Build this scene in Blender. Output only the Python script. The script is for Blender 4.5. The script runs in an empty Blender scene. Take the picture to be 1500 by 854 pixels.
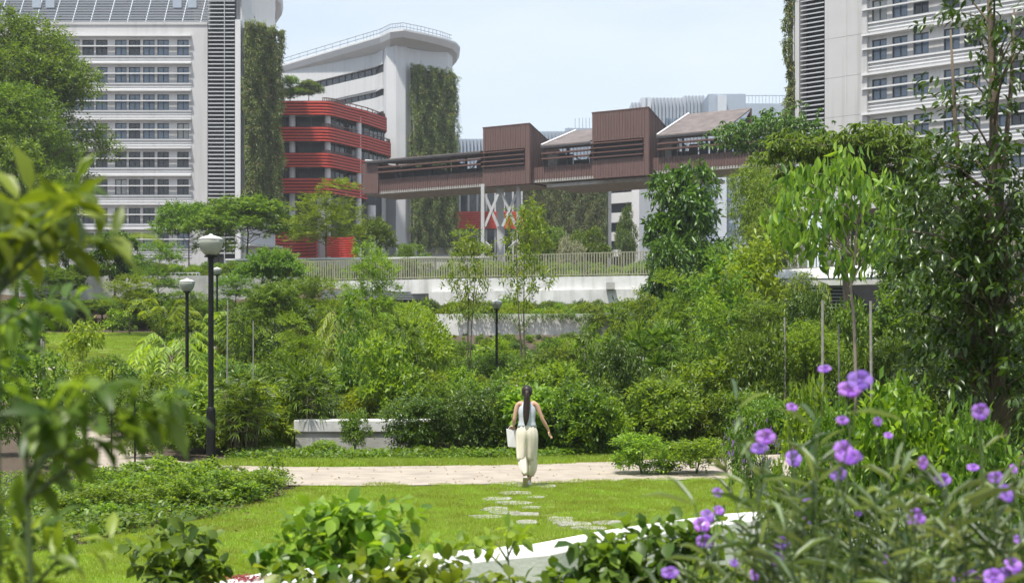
import bpy, math, random
import numpy as np
from mathutils import Vector
R = math.radians
random.seed(7)
rng = np.random.default_rng(11)
scene = bpy.context.scene
COL = scene.collection
K = 2083.0        # focal length in photo pixels (1500 wide)
HOR = 513.0       # eye level row of the photo
CZ = 2.22         # eye height in metres

# ---------------------------------------------------------------- camera
cam_d = bpy.data.cameras.new("camera")
cam = bpy.data.objects.new("camera", cam_d); COL.objects.link(cam)
cam.location = (0, 0, CZ); cam.rotation_euler = (R(90), 0, 0)
cam_d.sensor_width = 36; cam_d.lens = 36 * K / 1500
cam_d.shift_y = (HOR - 427) / 1500
cam_d.clip_start = 0.1; cam_d.clip_end = 6000
cam_d.dof.use_dof = True; cam_d.dof.focus_distance = 26; cam_d.dof.aperture_fstop = 4.2
scene.camera = cam

# ---------------------------------------------------------------- sky, sun, exposure
SUN = Vector((-0.36, -0.66, 1.85)).normalized()
sun_el = math.asin(SUN.z); sun_az = math.atan2(SUN.x, SUN.y)
w = bpy.data.worlds.new("World"); scene.world = w; w.use_nodes = True
nt = w.node_tree; nt.nodes.clear()
wo = nt.nodes.new("ShaderNodeOutputWorld"); bg = nt.nodes.new("ShaderNodeBackground")
sky = nt.nodes.new("ShaderNodeTexSky"); sky.sky_type = 'NISHITA'; sky.sun_disc = False
sky.sun_elevation = sun_el; sky.sun_rotation = sun_az; sky.air_density = 1.0; sky.dust_density = 1.2; sky.ozone_density = 1.2
tc = nt.nodes.new("ShaderNodeTexCoord"); mp = nt.nodes.new("ShaderNodeMapping")
mp.inputs['Scale'].default_value = (1.0, 1.0, 3.2)
n1 = nt.nodes.new("ShaderNodeTexNoise"); n1.inputs['Scale'].default_value = 2.6; n1.inputs['Detail'].default_value = 7; n1.inputs['Roughness'].default_value = .55
n1.inputs['Distortion'].default_value = .3
cr = nt.nodes.new("ShaderNodeValToRGB")
cr.color_ramp.elements[0].position = .38; cr.color_ramp.elements[0].color = (.66, .66, .66, 1)
cr.color_ramp.elements[1].position = .68; cr.color_ramp.elements[1].color = (.98, .98, .98, 1)
mx = nt.nodes.new("ShaderNodeMixRGB"); mx.inputs['Color2'].default_value = (4.95, 5.5, 6.05, 1)
L = nt.links.new
L(tc.outputs['Generated'], mp.inputs[0]); L(mp.outputs[0], n1.inputs['Vector']); L(n1.outputs['Fac'], cr.inputs[0])
L(cr.outputs[0], mx.inputs['Fac']); L(sky.outputs[0], mx.inputs['Color1']); L(mx.outputs[0], bg.inputs['Color'])
bg.inputs['Strength'].default_value = 0.112
L(bg.outputs[0], wo.inputs['Surface'])
sd = bpy.data.lights.new("sun", 'SUN'); sd.energy = 4.1; sd.angle = R(2.5); sd.color = (1, .95, .86)
so = bpy.data.objects.new("sun", sd); COL.objects.link(so)
so.rotation_euler = SUN.to_track_quat('Z', 'Y').to_euler()
scene.view_settings.view_transform = 'Standard'; scene.view_settings.look = 'None'
scene.view_settings.exposure = 0.68; scene.view_settings.gamma = 1; scene.view_settings.use_curve_mapping = False
cy = scene.cycles
cy.max_bounces = 7; cy.diffuse_bounces = 3; cy.glossy_bounces = 2; cy.transmission_bounces = 4; cy.volume_bounces = 0; cy.transparent_max_bounces = 6
cy.use_denoising = True; cy.use_adaptive_sampling = True; cy.adaptive_threshold = .02
cy.caustics_reflective = False; cy.caustics_refractive = False; cy.sample_clamp_indirect = 6

# ---------------------------------------------------------------- helpers
def haze():
    me = bpy.data.meshes.new('haze'); x0, x1, y0, y1, z0, z1 = -260, 260, -30, 440, -2, 92
    me.from_pydata([(x0,y0,z0),(x1,y0,z0),(x1,y1,z0),(x0,y1,z0),(x0,y0,z1),(x1,y0,z1),(x1,y1,z1),(x0,y1,z1)], [], [(3,2,1,0),(4,5,6,7),(0,1,5,4),(1,2,6,5),(2,3,7,6),(3,0,4,7)])
    o = bpy.data.objects.new('haze', me); COL.objects.link(o); o['kind'] = 'stuff'
    m = bpy.data.materials.new('haze_air'); m.use_nodes = True; n = m.node_tree; n.nodes.clear()
    out = n.nodes.new('ShaderNodeOutputMaterial'); v = n.nodes.new('ShaderNodeVolumePrincipled')
    v.inputs['Color'].default_value = (.90, .94, 1, 1); v.inputs['Density'].default_value = .0003; v.inputs['Anisotropy'].default_value = .2
    n.links.new(v.outputs[0], out.inputs['Volume']); me.materials.append(m)
haze()
def X(px, Y): return (px - 750.0) * Y / K
def Z(py, Y): return CZ + (HOR - py) * Y / K
def sstep(a, b, v):
    t = np.clip((v - a) / (b - a), 0, 1); return t * t * (3 - 2 * t)

def terrain(x, y):
    x = np.asarray(x, float); y = np.asarray(y, float)
    wl = sstep(-10, -17, x) * sstep(34, 46, y)                 # left lawn slope
    bank = 3.0 * sstep(54, 74, y)
    left = np.clip((y - 28) * .0667, 0, 3.2)
    h = bank * (1 - wl) + left * wl
    h = h + 1.0 * sstep(9.6, 5.2, y)                           # raised bed round the camera
    up = sstep(76, 84, y)
    h = h + up * (5.1 - 3.0) * .6 + sstep(86, 92, y) * (6.5 - 4.3)
    h = h + .05 * np.sin(x * .7 + 1) * np.sin(y * .6) * sstep(30, 45, y)
    return h

def tagd(o, label=None, cat=None, group=None, kind=None):
    if label: o['label'] = label
    if cat: o['category'] = cat
    if group: o['group'] = group
    if kind: o['kind'] = kind
    return o

def empty(name, loc, label, cat, group=None):
    o = bpy.data.objects.new(name, None); COL.objects.link(o); o.location = loc
    o.empty_display_size = .2
    return tagd(o, label, cat, group)

def link_mesh(name, me, parent=None, mat=None):
    o = bpy.data.objects.new(name, me); COL.objects.link(o)
    if mat and not me.materials: me.materials.append(mat)
    if parent is not None:
        o.parent = parent
        # geometry below is written in world space; shift it into the parent's space
    return o

class MB:
    def __init__(s): s.v = []; s.f = []
    def add(s, vs, fs):
        b = len(s.v); s.v.extend([tuple(map(float, p)) for p in vs]); s.f.extend([tuple(i + b for i in f) for f in fs]); return s
    def box(s, x0, x1, y0, y1, z0, z1):
        return s.add([(x0,y0,z0),(x1,y0,z0),(x1,y1,z0),(x0,y1,z0),(x0,y0,z1),(x1,y0,z1),(x1,y1,z1),(x0,y1,z1)],
                     [(3,2,1,0),(4,5,6,7),(0,1,5,4),(1,2,6,5),(2,3,7,6),(3,0,4,7)])
    def hexa(s, p):   # 8 points, bottom 4 then top 4
        return s.add(p, [(3,2,1,0),(4,5,6,7),(0,1,5,4),(1,2,6,5),(2,3,7,6),(3,0,4,7)])
    def prism(s, poly, z0, z1):
        n = len(poly)
        vs = [(x, y, z0) for x, y in poly] + [(x, y, z1) for x, y in poly]
        fs = [tuple(range(n - 1, -1, -1)), tuple(range(n, 2 * n))] + [(i, (i + 1) % n, n + (i + 1) % n, n + i) for i in range(n)]
        return s.add(vs, fs)
    def tube(s, pts, radii, seg=8, cap=True):
        pts = [Vector(p) for p in pts]; n = len(pts); vs = []; fs = []
        up = Vector((0.12, 0.31, 1)).normalized()
        for i, p in enumerate(pts):
            d = (pts[min(i + 1, n - 1)] - pts[max(i - 1, 0)]).normalized()
            a = d.cross(up)
            if a.length < .05: a = d.cross(Vector((1, 0, 0)))
            a.normalize(); b = d.cross(a).normalized()
            r = radii[i] if hasattr(radii, '__len__') else radii
            for k in range(seg):
                t = 2 * math.pi * k / seg
                vs.append(p + a * math.cos(t) * r + b * math.sin(t) * r)
        for i in range(n - 1):
            for k in range(seg):
                k2 = (k + 1) % seg
                fs.append((i * seg + k, (i + 1) * seg + k, (i + 1) * seg + k2, i * seg + k2))
        if cap:
            fs.append(tuple(range(seg))); fs.append(tuple(range((n - 1) * seg, n * seg))[::-1])
        return s.add(vs, fs)
    def lathe(s, prof, c=(0, 0, 0), seg=24, sx=1, sy=1):
        vs = []; fs = []
        for r, z in prof:
            for k in range(seg):
                t = 2 * math.pi * k / seg
                vs.append((c[0] + r * math.cos(t) * sx, c[1] + r * math.sin(t) * sy, c[2] + z))
        for i in range(len(prof) - 1):
            for k in range(seg):
                k2 = (k + 1) % seg
                fs.append((i * seg + k, i * seg + k2, (i + 1) * seg + k2, (i + 1) * seg + k))
        fs.append(tuple(range(seg))[::-1]); m = (len(prof) - 1) * seg; fs.append(tuple(range(m, m + seg)))
        return s.add(vs, fs)
    def loft(s, rings, cap=True):
        n = len(rings[0]); vs = [p for r in rings for p in r]; fs = []
        for i in range(len(rings) - 1):
            for k in range(n):
                k2 = (k + 1) % n
                fs.append((i * n + k, i * n + k2, (i + 1) * n + k2, (i + 1) * n + k))
        if cap:
            fs.append(tuple(range(n))[::-1]); m = (len(rings) - 1) * n; fs.append(tuple(range(m, m + n)))
        return s.add(vs, fs)
    def strip(s, path, z0, z1, th):   # wall along a plan path, thickness th to the left-hand (far) side
        n = len(path); nrm = []
        for i in range(n):
            a = path[max(i - 1, 0)]; b = path[min(i + 1, n - 1)]
            dx, dy = b[0] - a[0], b[1] - a[1]; l = math.hypot(dx, dy) or 1
            nrm.append((-dy / l, dx / l))
        q = [(p[0] + m[0] * th, p[1] + m[1] * th) for p, m in zip(path, nrm)]
        if not hasattr(z0, '__len__'): z0 = [z0] * n
        if not hasattr(z1, '__len__'): z1 = [z1] * n
        vs = []
        for i in range(n):
            vs += [(path[i][0], path[i][1], z0[i]), (path[i][0], path[i][1], z1[i]), (q[i][0], q[i][1], z1[i]), (q[i][0], q[i][1], z0[i])]
        fs = [(0, 1, 2, 3)]
        for i in range(n - 1):
            a = 4 * i; b = a + 4
            for j in range(4): fs.append((a + j, b + j, b + (j + 1) % 4, a + (j + 1) % 4))
        fs.append((4 * n - 1, 4 * n - 2, 4 * n - 3, 4 * n - 4))
        return s.add(vs, fs)
    def build(s, name, mat, parent=None, smooth=False, bevel=0):
        me = bpy.data.meshes.new(name)
        off = Vector((0, 0, 0))
        q = parent
        while q is not None: off += q.location; q = q.parent
        vs = [(a - off.x, b - off.y, c - off.z) for a, b, c in s.v]
        me.from_pydata(vs, [], s.f); me.update()
        if mat: me.materials.append(mat)
        import bmesh
        bm = bmesh.new(); bm.from_mesh(me); bmesh.ops.recalc_face_normals(bm, faces=bm.faces); bm.to_mesh(me); bm.free()
        if smooth: me.polygons.foreach_set('use_smooth', [True] * len(me.polygons))
        o = bpy.data.objects.new(name, me); COL.objects.link(o)
        if parent is not None: o.parent = parent
        if bevel:
            b = o.modifiers.new('bevel', 'BEVEL'); b.width = bevel; b.segments = 2; b.limit_method = 'ANGLE'
        return o

def copy_tree(o, loc, scale=None, rz=0, **kw):
    r = o.copy(); COL.objects.link(r); r.location = loc; r.rotation_euler = (0, 0, rz)
    if scale: r.scale = scale
    for k in ('group',):
        if k in r and k not in kw: del r[k]
    tagd(r, **kw)
    for ch in o.children:
        c = ch.copy(); COL.objects.link(c); c.parent = r
        for g in ch.children:
            d = g.copy(); COL.objects.link(d); d.parent = c
    return r

# ---------------------------------------------------------------- materials
def newmat(name):
    m = bpy.data.materials.new(name); m.use_nodes = True
    return m, m.node_tree, m.node_tree.nodes['Principled BSDF']

def M(name, col, rough=.6, metal=0, var=.12, scale=3.0, bump=0.0, bscale=40, spec=.4, stain=0, stretch=None):
    m, nt, b = newmat(name)
    b.inputs['Roughness'].default_value = rough; b.inputs['Metallic'].default_value = metal
    b.inputs['Specular IOR Level'].default_value = spec
    tc = nt.nodes.new("ShaderNodeTexCoord"); mp = nt.nodes.new("ShaderNodeMapping")
    if stretch: mp.inputs['Scale'].default_value = stretch
    nt.links.new(tc.outputs['Object'], mp.inputs[0])
    n = nt.nodes.new("ShaderNodeTexNoise"); n.inputs['Scale'].default_value = scale; n.inputs['Detail'].default_value = 6; n.inputs['Roughness'].default_value = .6
    nt.links.new(mp.outputs[0], n.inputs['Vector'])
    r = nt.nodes.new("ShaderNodeValToRGB")
    r.color_ramp.elements[0].position = .3; r.color_ramp.elements[1].position = .7
    r.color_ramp.elements[0].color = (*[c * (1 - var) for c in col], 1); r.color_ramp.elements[1].color = (*[min(c * (1 + var * .7), 1) for c in col], 1)
    nt.links.new(n.outputs['Fac'], r.inputs[0])
    out = r.outputs[0]
    if stain:   # vertical run-off streaks
        mp2 = nt.nodes.new("ShaderNodeMapping"); mp2.inputs['Scale'].default_value = (1.6, 1.6, .07)
        nt.links.new(tc.outputs['Object'], mp2.inputs[0])
        n2 = nt.nodes.new("ShaderNodeTexNoise"); n2.inputs['Scale'].default_value = 1.1; n2.inputs['Detail'].default_value = 8
        nt.links.new(mp2.outputs[0], n2.inputs['Vector'])
        r2 = nt.nodes.new("ShaderNodeValToRGB"); r2.color_ramp.elements[0].position = .5; r2.color_ramp.elements[1].position = .75
        r2.color_ramp.elements[0].color = (1, 1, 1, 1); r2.color_ramp.elements[1].color = (1 - stain, 1 - stain, 1 - stain * 1.1, 1)
        nt.links.new(n2.outputs['Fac'], r2.inputs[0])
        mm = nt.nodes.new("ShaderNodeMixRGB"); mm.blend_type = 'MULTIPLY'; mm.inputs[0].default_value = 1
        nt.links.new(out, mm.inputs[1]); nt.links.new(r2.outputs[0], mm.inputs[2]); out = mm.outputs[0]
    nt.links.new(out, b.inputs['Base Color'])
    if bump:
        n3 = nt.nodes.new("ShaderNodeTexNoise"); n3.inputs['Scale'].default_value = bscale; n3.inputs['Detail'].default_value = 5
        nt.links.new(mp.outputs[0], n3.inputs['Vector'])
        bp = nt.nodes.new("ShaderNodeBump"); bp.inputs['Strength'].default_value = bump; bp.inputs['Distance'].default_value = .02
        nt.links.new(n3.outputs['Fac'], bp.inputs['Height']); nt.links.new(bp.outputs[0], b.inputs['Normal'])
    return m

def leafmat(name, a, b_, trans=.38, rough=.42, spec=.45, c=None, patch=None):
    """leaf blades: each blade its own tint between two greens, light passes through"""
    m, nt, b = newmat(name)
    geo = nt.nodes.new("ShaderNodeNewGeometry"); oi = nt.nodes.new("ShaderNodeObjectInfo")
    r = nt.nodes.new("ShaderNodeValToRGB"); e = r.color_ramp.elements
    e[0].color = (*a, 1); e[1].color = (*b_, 1); e[0].position = .1; e[1].position = .9
    if c: x = e.new(.97); x.color = (*c, 1)
    nt.links.new(geo.outputs['Random Per Island'], r.inputs[0])
    mr = nt.nodes.new("ShaderNodeMapRange"); mr.inputs['To Min'].default_value = .8; mr.inputs['To Max'].default_value = 1.22
    nt.links.new(oi.outputs['Random'], mr.inputs['Value'])
    mh = nt.nodes.new("ShaderNodeMapRange"); mh.inputs['To Min'].default_value = .485; mh.inputs['To Max'].default_value = .512
    nt.links.new(oi.outputs['Random'], mh.inputs['Value'])
    hs = nt.nodes.new("ShaderNodeHueSaturation"); nt.links.new(mr.outputs[0], hs.inputs['Value']); nt.links.new(mh.outputs[0], hs.inputs['Hue'])
    nt.links.new(r.outputs[0], hs.inputs['Color'])
    if patch:   # drier patches with a place of their own
        pn = nt.nodes.new("ShaderNodeTexNoise"); pn.inputs['Scale'].default_value = .9; pn.inputs['Detail'].default_value = 5
        nt.links.new(geo.outputs['Position'], pn.inputs['Vector']); pr = nt.nodes.new("ShaderNodeValToRGB"); pr.color_ramp.elements[0].position = .48; pr.color_ramp.elements[1].position = .75
        pr.color_ramp.elements[0].color = (0, 0, 0, 1); pr.color_ramp.elements[1].color = (.75, .75, .75, 1); nt.links.new(pn.outputs['Fac'], pr.inputs[0])
        pm = nt.nodes.new("ShaderNodeMixRGB"); pm.inputs['Color2'].default_value = (*patch, 1); nt.links.new(pr.outputs[0], pm.inputs['Fac']); nt.links.new(hs.outputs[0], pm.inputs['Color1']); hs = pm
    nt.links.new(hs.outputs[0], b.inputs['Base Color']); b.inputs['Roughness'].default_value = rough; b.inputs['Specular IOR Level'].default_value = spec
    tr = nt.nodes.new("ShaderNodeBsdfTranslucent")
    g = nt.nodes.new("ShaderNodeMixRGB"); g.blend_type = 'MULTIPLY'; g.inputs[0].default_value = 1; g.inputs[2].default_value = (1.85, 1.75, .65, 1)
    nt.links.new(hs.outputs[0], g.inputs[1]); nt.links.new(g.outputs[0], tr.inputs['Color'])
    ms = nt.nodes.new("ShaderNodeMixShader"); ms.inputs[0].default_value = trans
    nt.links.new(b.outputs[0], ms.inputs[1]); nt.links.new(tr.outputs[0], ms.inputs[2])
    nt.links.new(ms.outputs[0], nt.nodes['Material Output'].inputs['Surface'])
    return m

WHITE = M('white_render', (.58, .585, .60), .7, var=.05, scale=.25, stain=.10, bump=.1, bscale=3)
FACADE = M('pale_grey_render', (.47, .465, .47), .7, var=.07, scale=.2, stain=.2)
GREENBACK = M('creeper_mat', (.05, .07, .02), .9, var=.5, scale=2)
TRIM = M('white_trim', (.62, .62, .63), .55, var=.05, scale=.5)
CONC = M('concrete', (.40, .40, .38), .85, var=.18, scale=1.2, bump=.3, bscale=20, stain=.25)
PALECONC = M('pale_concrete', (.58, .58, .575), .75, var=.2, scale=.7, bump=.2, bscale=12, stain=.35)
DARK = M('dark_recess', (.035, .037, .042), .6, var=.2)
LOUV = M('grey_aluminium_louvre', (.26, .27, .29), .45, metal=.4, var=.08)
LOUVW = M('white_aluminium_louvre', (.46, .47, .49), .45, metal=.1, var=.06)
GLASS = M('sky_tinted_window_glass', (.10, .15, .22), .12, var=.5, scale=.35, spec=1.0)  # blue base colour stands in for sky mirrored in the panes
GLASSB = M('window_with_blind', (.34, .35, .34), .3, var=.2, scale=1.5, spec=.8)
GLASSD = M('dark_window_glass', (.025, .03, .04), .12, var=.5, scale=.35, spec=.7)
FRAME = M('dark_window_frame', (.05, .055, .06), .5)
RED = M('red_slats', (.56, .06, .038), .5, var=.15, scale=1.5)
BROWN = M('brown_red_cladding', (.125, .074, .066), .6, var=.16, scale=1.1, stretch=(4, 4, .3))
BROWN2 = M('brown_fin', (.12, .062, .05), .55, var=.1)
ROOFB = M('bridge_roof_sheet', (.15, .125, .12), .65, var=.35, scale=.9)
STEEL = M('painted_steel', (.45, .46, .46), .5, var=.08)
BLACK = M('black_paint', (.008, .009, .009), .5, var=.2, spec=.2)
BARK = M('bark', (.13, .105, .075), .9, var=.35, scale=9, bump=.6, bscale=50, stretch=(1, 1, .25))
BARKP = M('pale_bark', (.22, .19, .15), .9, var=.3, scale=9, bump=.5, bscale=50, stretch=(1, 1, .3))
STEM = M('green_stem', (.07, .11, .03), .6, var=.2, scale=12)
FENCE = M('pale_bronze_metal', (.30, .29, .21), .45, metal=.2, var=.1)
BGW = M('haze_tinted_white_panel', (.50, .53, .58), .6, var=.06, scale=.2)  # distance haze is tinted into this panel colour
BGG = M('blue_grey_panel', (.32, .37, .44), .5, var=.08, scale=.2)  # on the far towers the blue cast carries distance haze

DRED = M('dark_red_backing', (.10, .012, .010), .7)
LF = {
 'dark':   leafmat('dark_green_leaf', (.022, .058, .009), (.11, .19, .030), .32, .36, .5),
 'mid':    leafmat('mid_green_leaf', (.038, .088, .010), (.17, .265, .036), .41),
 'fresh':  leafmat('fresh_green_leaf', (.06, .125, .012), (.24, .34, .038), .45),
 'lime':   leafmat('lime_green_leaf', (.12, .195, .015), (.28, .37, .04), .45),
 'grey':   leafmat('grey_green_leaf', (.035, .07, .025), (.22, .28, .15), .32, .40, .55),
 'wall':   leafmat('creeper_leaf', (.075, .115, .025), (.20, .27, .065), .32, .5, c=(.30, .17, .10)),
 'deep':   leafmat('shaded_green_leaf', (.020, .046, .008), (.065, .12, .018), .28, .33, .55),  # darkened green, puts the nearest tree's backlit shade into its leaves
 'silver': leafmat('silver_leaf', (.25, .28, .2), (.42, .44, .34), .3, .5),
 'grass':  leafmat('lawn_blade', (.17, .26, .025), (.32, .41, .055), .42, .5, patch=(.25, .33, .05)),
}
# ---------------------------------------------------------------- foliage kit
T4 = (np.array([(0,0,0),(.42,.5,.07),(1,0,-.13),(.42,-.5,.07)], float), [(0,2,1),(0,3,2)])
T8 = (np.array([(0,0,0),(.25,.36,.06),(.62,.42,.05),(1,0,-.16),(.62,-.42,.05),(.25,-.36,.06),(.28,0,-.01),(.64,0,-.04)], float),
      [(0,6,1),(6,7,2,1),(7,3,2),(0,5,6),(6,5,4,7),(7,4,3)])
BL = (np.array([(0,.5,0),(0,-.5,0),(.6,-.35,.0),(.6,.35,.0),(1,0,-.15)], float), [(0,1,2,3),(3,2,4)])

def unit(a): return a / np.maximum(np.linalg.norm(a, axis=-1, keepdims=True), 1e-6)

class Leaves:
    def __init__(s, seed=0): s.V = []; s.F3 = []; s.F4 = []; s.n = 0; s.r = np.random.default_rng(seed)
    def put(s, pos, d, nrm, ln, wd, T=T4):
        N = len(pos)
        if N == 0: return
        tv, tf = T
        d = unit(d); side = unit(np.cross(nrm, d)); up = np.cross(d, side)
        ln = np.broadcast_to(np.asarray(ln, float), (N,)); wd = np.broadcast_to(np.asarray(wd, float), (N,))
        v = pos[:, None, :] + d[:, None, :] * (tv[None, :, 0:1] * ln[:, None, None]) + side[:, None, :] * (tv[None, :, 1:2] * wd[:, None, None]) + up[:, None, :] * (tv[None, :, 2:3] * ln[:, None, None])
        base = s.n + np.arange(N) * len(tv)
        for f in tf:
            a = base[:, None] + np.array(f)[None, :]
            (s.F3 if len(f) == 3 else s.F4).append(a)
        s.V.append(v.reshape(-1, 3)); s.n += N * len(tv)
    def sprigs(s, c, d, L, nl, ln, wd, spread=1.0, droop=.3, T=T4, flat=False, jit=.25, up=.6):
        r = s.r; N = len(c); d = unit(d)
        ref = np.tile(np.array([0, 0, 1.0]), (N, 1)) + r.normal(0, .05, (N, 3))
        a = unit(np.cross(d, ref)); b = np.cross(a, d)
        L = np.broadcast_to(np.asarray(L, float), (N,))
        ph0 = r.uniform(0, 6.28, N)
        for j in range(nl):
            t = (j + 1) / nl
            ph = ph0 + j * 2.4
            if flat: rad = a * (1 if j % 2 else -1)
            else: rad = a * np.cos(ph)[:, None] + b * np.sin(ph)[:, None]
            pos = c + d * (L * t)[:, None] - np.array([0, 0, 1]) * (droop * .3 * L * t * t)[:, None]
            ld = d * (.45 + .5 * (t > .98)) + rad * spread * (1 - .6 * (t > .98)) + np.array([0, 0, -droop]) + r.normal(0, jit, (N, 3))
            nn = np.array([0, 0, up]) + b * .5 + r.normal(0, .3, (N, 3))
            sz = r.uniform(.75, 1.2, N) * (1 - .35 * abs(t - .5) * (1 if flat else 0))
            s.put(pos, ld, nn, ln * sz, wd * sz, T)
    def fans(s, c, d, nf, ln, wd, T=BL, droop=.2, arc=2.4):
        """palmate fronds: fingers radiating from the end of a stalk"""
        r = s.r; N = len(c); d = unit(d)
        ref = np.tile(np.array([0, 0, 1.0]), (N, 1)); a = unit(np.cross(d, ref)); b = np.cross(a, d)
        for j in range(nf):
            an = (j / (nf - 1) - .5) * arc
            ld = d * math.cos(an) + a * math.sin(an) + np.array([0, 0, -droop]) + r.normal(0, .08, (N, 3))
            s.put(c, ld, b + r.normal(0, .2, (N, 3)), ln * r.uniform(.8, 1.1, N), wd, T)
    def mesh(s, name, mat):
        me = bpy.data.meshes.new(name)
        V = np.concatenate(s.V); f3 = np.concatenate(s.F3) if s.F3 else np.zeros((0, 3), int); f4 = np.concatenate(s.F4) if s.F4 else np.zeros((0, 4), int)
        me.vertices.add(len(V)); me.vertices.foreach_set('co', V.astype(np.float32).ravel())
        nl = f3.size + f4.size; me.loops.add(nl)
        me.loops.foreach_set('vertex_index', np.concatenate([f3.ravel(), f4.ravel()]).astype(np.int32))
        me.polygons.add(len(f3) + len(f4))
        st = np.concatenate([np.arange(len(f3)) * 3, f3.size + np.arange(len(f4)) * 4]).astype(np.int32)
        me.polygons.foreach_set('loop_start', st)
        me.update(calc_edges=True); me.materials.append(mat)
        return me

def ellipsoid_pts(r, n, c, rad, shell=.75, low=-.55):
    v = unit(r.normal(size=(n * 2, 3))); v = v[v[:, 2] > low][:n]
    k = shell + (1 - shell) * r.random(len(v)); k = k * (1 - .35 * (r.random(len(v)) < .25))
    return np.array(c) + v * k[:, None] * np.array(rad), v

def crown(name, blobs, n, leaf, mat, seed=1, T=T4, spr=(.3, 7), spread=1.0, droop=.35, flat=False, up=.6, low=-.55):
    """blobs: (x,y,z,rx,ry,rz).  n sprigs shared by volume"""
    s = Leaves(seed); vol = np.array([(b[3] * b[4] * b[5]) ** .67 for b in blobs]); vol /= vol.sum()
    for b, vv in zip(blobs, vol):
        p, d = ellipsoid_pts(s.r, max(4, int(n * vv)), b[:3], b[3:], low=low)
        d = d + np.array([0, 0, .25]) + s.r.normal(0, .3, d.shape)
        s.sprigs(p, d, spr[0] * s.r.uniform(.6, 1.3, len(p)), spr[1], leaf[0], leaf[1], spread, droop, T, flat, up=up)
    return s.mesh(name, mat)

def limbs_mesh(H, r0, blobs, seed=0, wob=.04, stems=1, spread=.15, tw=4, h0=.3, leanmax=1):
    rr = random.Random(seed); m = MB()
    for sidx in range(stems):
        ax = rr.uniform(-spread, spread) * H * (stems > 1); ay = rr.uniform(-spread, spread) * H * (stems > 1)
        n = 7; pts = []
        for i in range(n):
            t = i / (n - 1)
            pts.append(Vector((ax * t + rr.uniform(-1, 1) * wob * H * .3 * t, ay * t + rr.uniform(-1, 1) * wob * H * .3 * t, H * .9 * t)))
        rs = [r0 * (1 - .82 * i / (n - 1)) for i in range(n)]
        m.tube([Vector((0, 0, -.3))] + pts, [r0 * 1.25] + rs, 7)
        bl = blobs[sidx::stems]
        for b in bl:
            c = Vector(b[:3])
            z = max(h0 * H, min(.86 * H, c.z - .35 * math.hypot(c.x, c.y) - .4 * b[5])); t = z / (H * .9)
            i = min(int(t * (n - 1)), n - 2); f = t * (n - 1) - i; st = pts[i].lerp(pts[i + 1], f)
            rb = max(r0 * (1 - .82 * t) * .55, r0 * .12)
            mid = st.lerp(c, .5) + Vector((rr.uniform(-1, 1), rr.uniform(-1, 1), rr.uniform(-.2, .5))) * .05 * H
            m.tube([st, mid, c], [rb, rb * .7, rb * .4], 5, False)
            for k in range(tw):
                v = Vector((rr.gauss(0, 1), rr.gauss(0, 1), rr.gauss(.2, .8))).normalized()
                e = c + Vector((v.x * b[3], v.y * b[4], v.z * b[5])) * .8
                m.tube([c.lerp(mid, .3), c.lerp(e, .5) + Vector((0, 0, .03 * H * rr.random())), e], [rb * .35, rb * .25, rb * .1], 4, False)
    return m

def mesh_of(m, name, mat):
    me = bpy.data.meshes.new(name); me.from_pydata(m.v, [], m.f); me.update(); me.materials.append(mat)
    me.polygons.foreach_set('use_smooth', [True] * len(me.polygons)); return me

PROTO = {}   # kind -> list of (height, width, [(partname, mesh)], thing name)
def proto(kind, H, W, parts, name, cat): PROTO.setdefault(kind, []).append((H, W, parts, name, cat))

def rb(style, H, W, n, seed):
    r = random.Random(seed); out = []
    for i in range(n):
        a = i * 2.4 + r.uniform(-.4, .4); q = math.sqrt((i + .5) / n)
        if style == 'umbrella':
            rr_ = q * W * .42; z = H * (.90 - .20 * q * q) + r.uniform(-.10, .04) * H
            out.append((rr_ * math.cos(a), rr_ * math.sin(a), z, W * .19, W * .19, H * .075))
        elif style == 'layer':
            t = (i // 4) / max(1, (n - 1) // 4); rad = W * .36 * (1 - .45 * t) * (.55 + .45 * r.random())
            out.append((rad * math.cos(a), rad * math.sin(a), H * (.5 + .44 * t) + r.uniform(-.05, .05) * H, W * .2, W * .2, H * .055))
        elif style == 'round':
            z = r.uniform(.38, .93); k = math.sin(math.pi * min(1, max(0, (z - .28) / .74)) ** .9)
            rad = W * .43 * k * (.35 + .65 * r.random())
            out.append((rad * math.cos(a), rad * math.sin(a), H * z, W * r.uniform(.11, .23), W * r.uniform(.11, .23), H * r.uniform(.05, .10)))
        elif style == 'shrub':
            z = r.uniform(.18, .86); k = math.sqrt(max(0, 1 - ((z - .25) / .8) ** 2))
            rad = W * .38 * k * (.3 + .7 * r.random())
            out.append((rad * math.cos(a), rad * math.sin(a), H * z, W * r.uniform(.12, .18), W * r.uniform(.12, .18), H * r.uniform(.09, .15)))
        elif style == 'tall':
            z = .52 + .44 * (i + .5) / n; rad = W * .38 * math.sin(math.pi * min(1, (z - .40) / .62)) * (.3 + .7 * r.random())
            out.append((rad * math.cos(a), rad * math.sin(a), H * z, W * r.uniform(.10, .18), W * r.uniform(.10, .18), H * .035))
        elif style == 'column':
            z = .15 + .8 * (i + .5) / n; rad = W * .3 * (1 - z * .55) * r.random()
            out.append((rad * math.cos(a), rad * math.sin(a), H * z, W * .22 * (1.2 - z * .6), W * .22 * (1.2 - z * .6), H * .07))
    return out
# ---------------------------------------------------------------- plant prototypes (kept as mesh data, placed as individual things further down)
def tree_proto(kind, name, cat, H, W, style, nb, nspr, leaf, mat, seed, r0, bark=BARK, stems=1, tw=4, h0=.3, **kw):
    bl = rb(style, H, W, nb, seed)
    cm = crown('crown', bl, nspr, leaf, LF[mat], seed, **kw)
    tm = mesh_of(limbs_mesh(H, r0, bl, seed, stems=stems, tw=tw, h0=h0), 'trunk', bark)
    proto(kind, H, W, [('trunk', tm), ('crown', cm)], name, cat)

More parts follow.
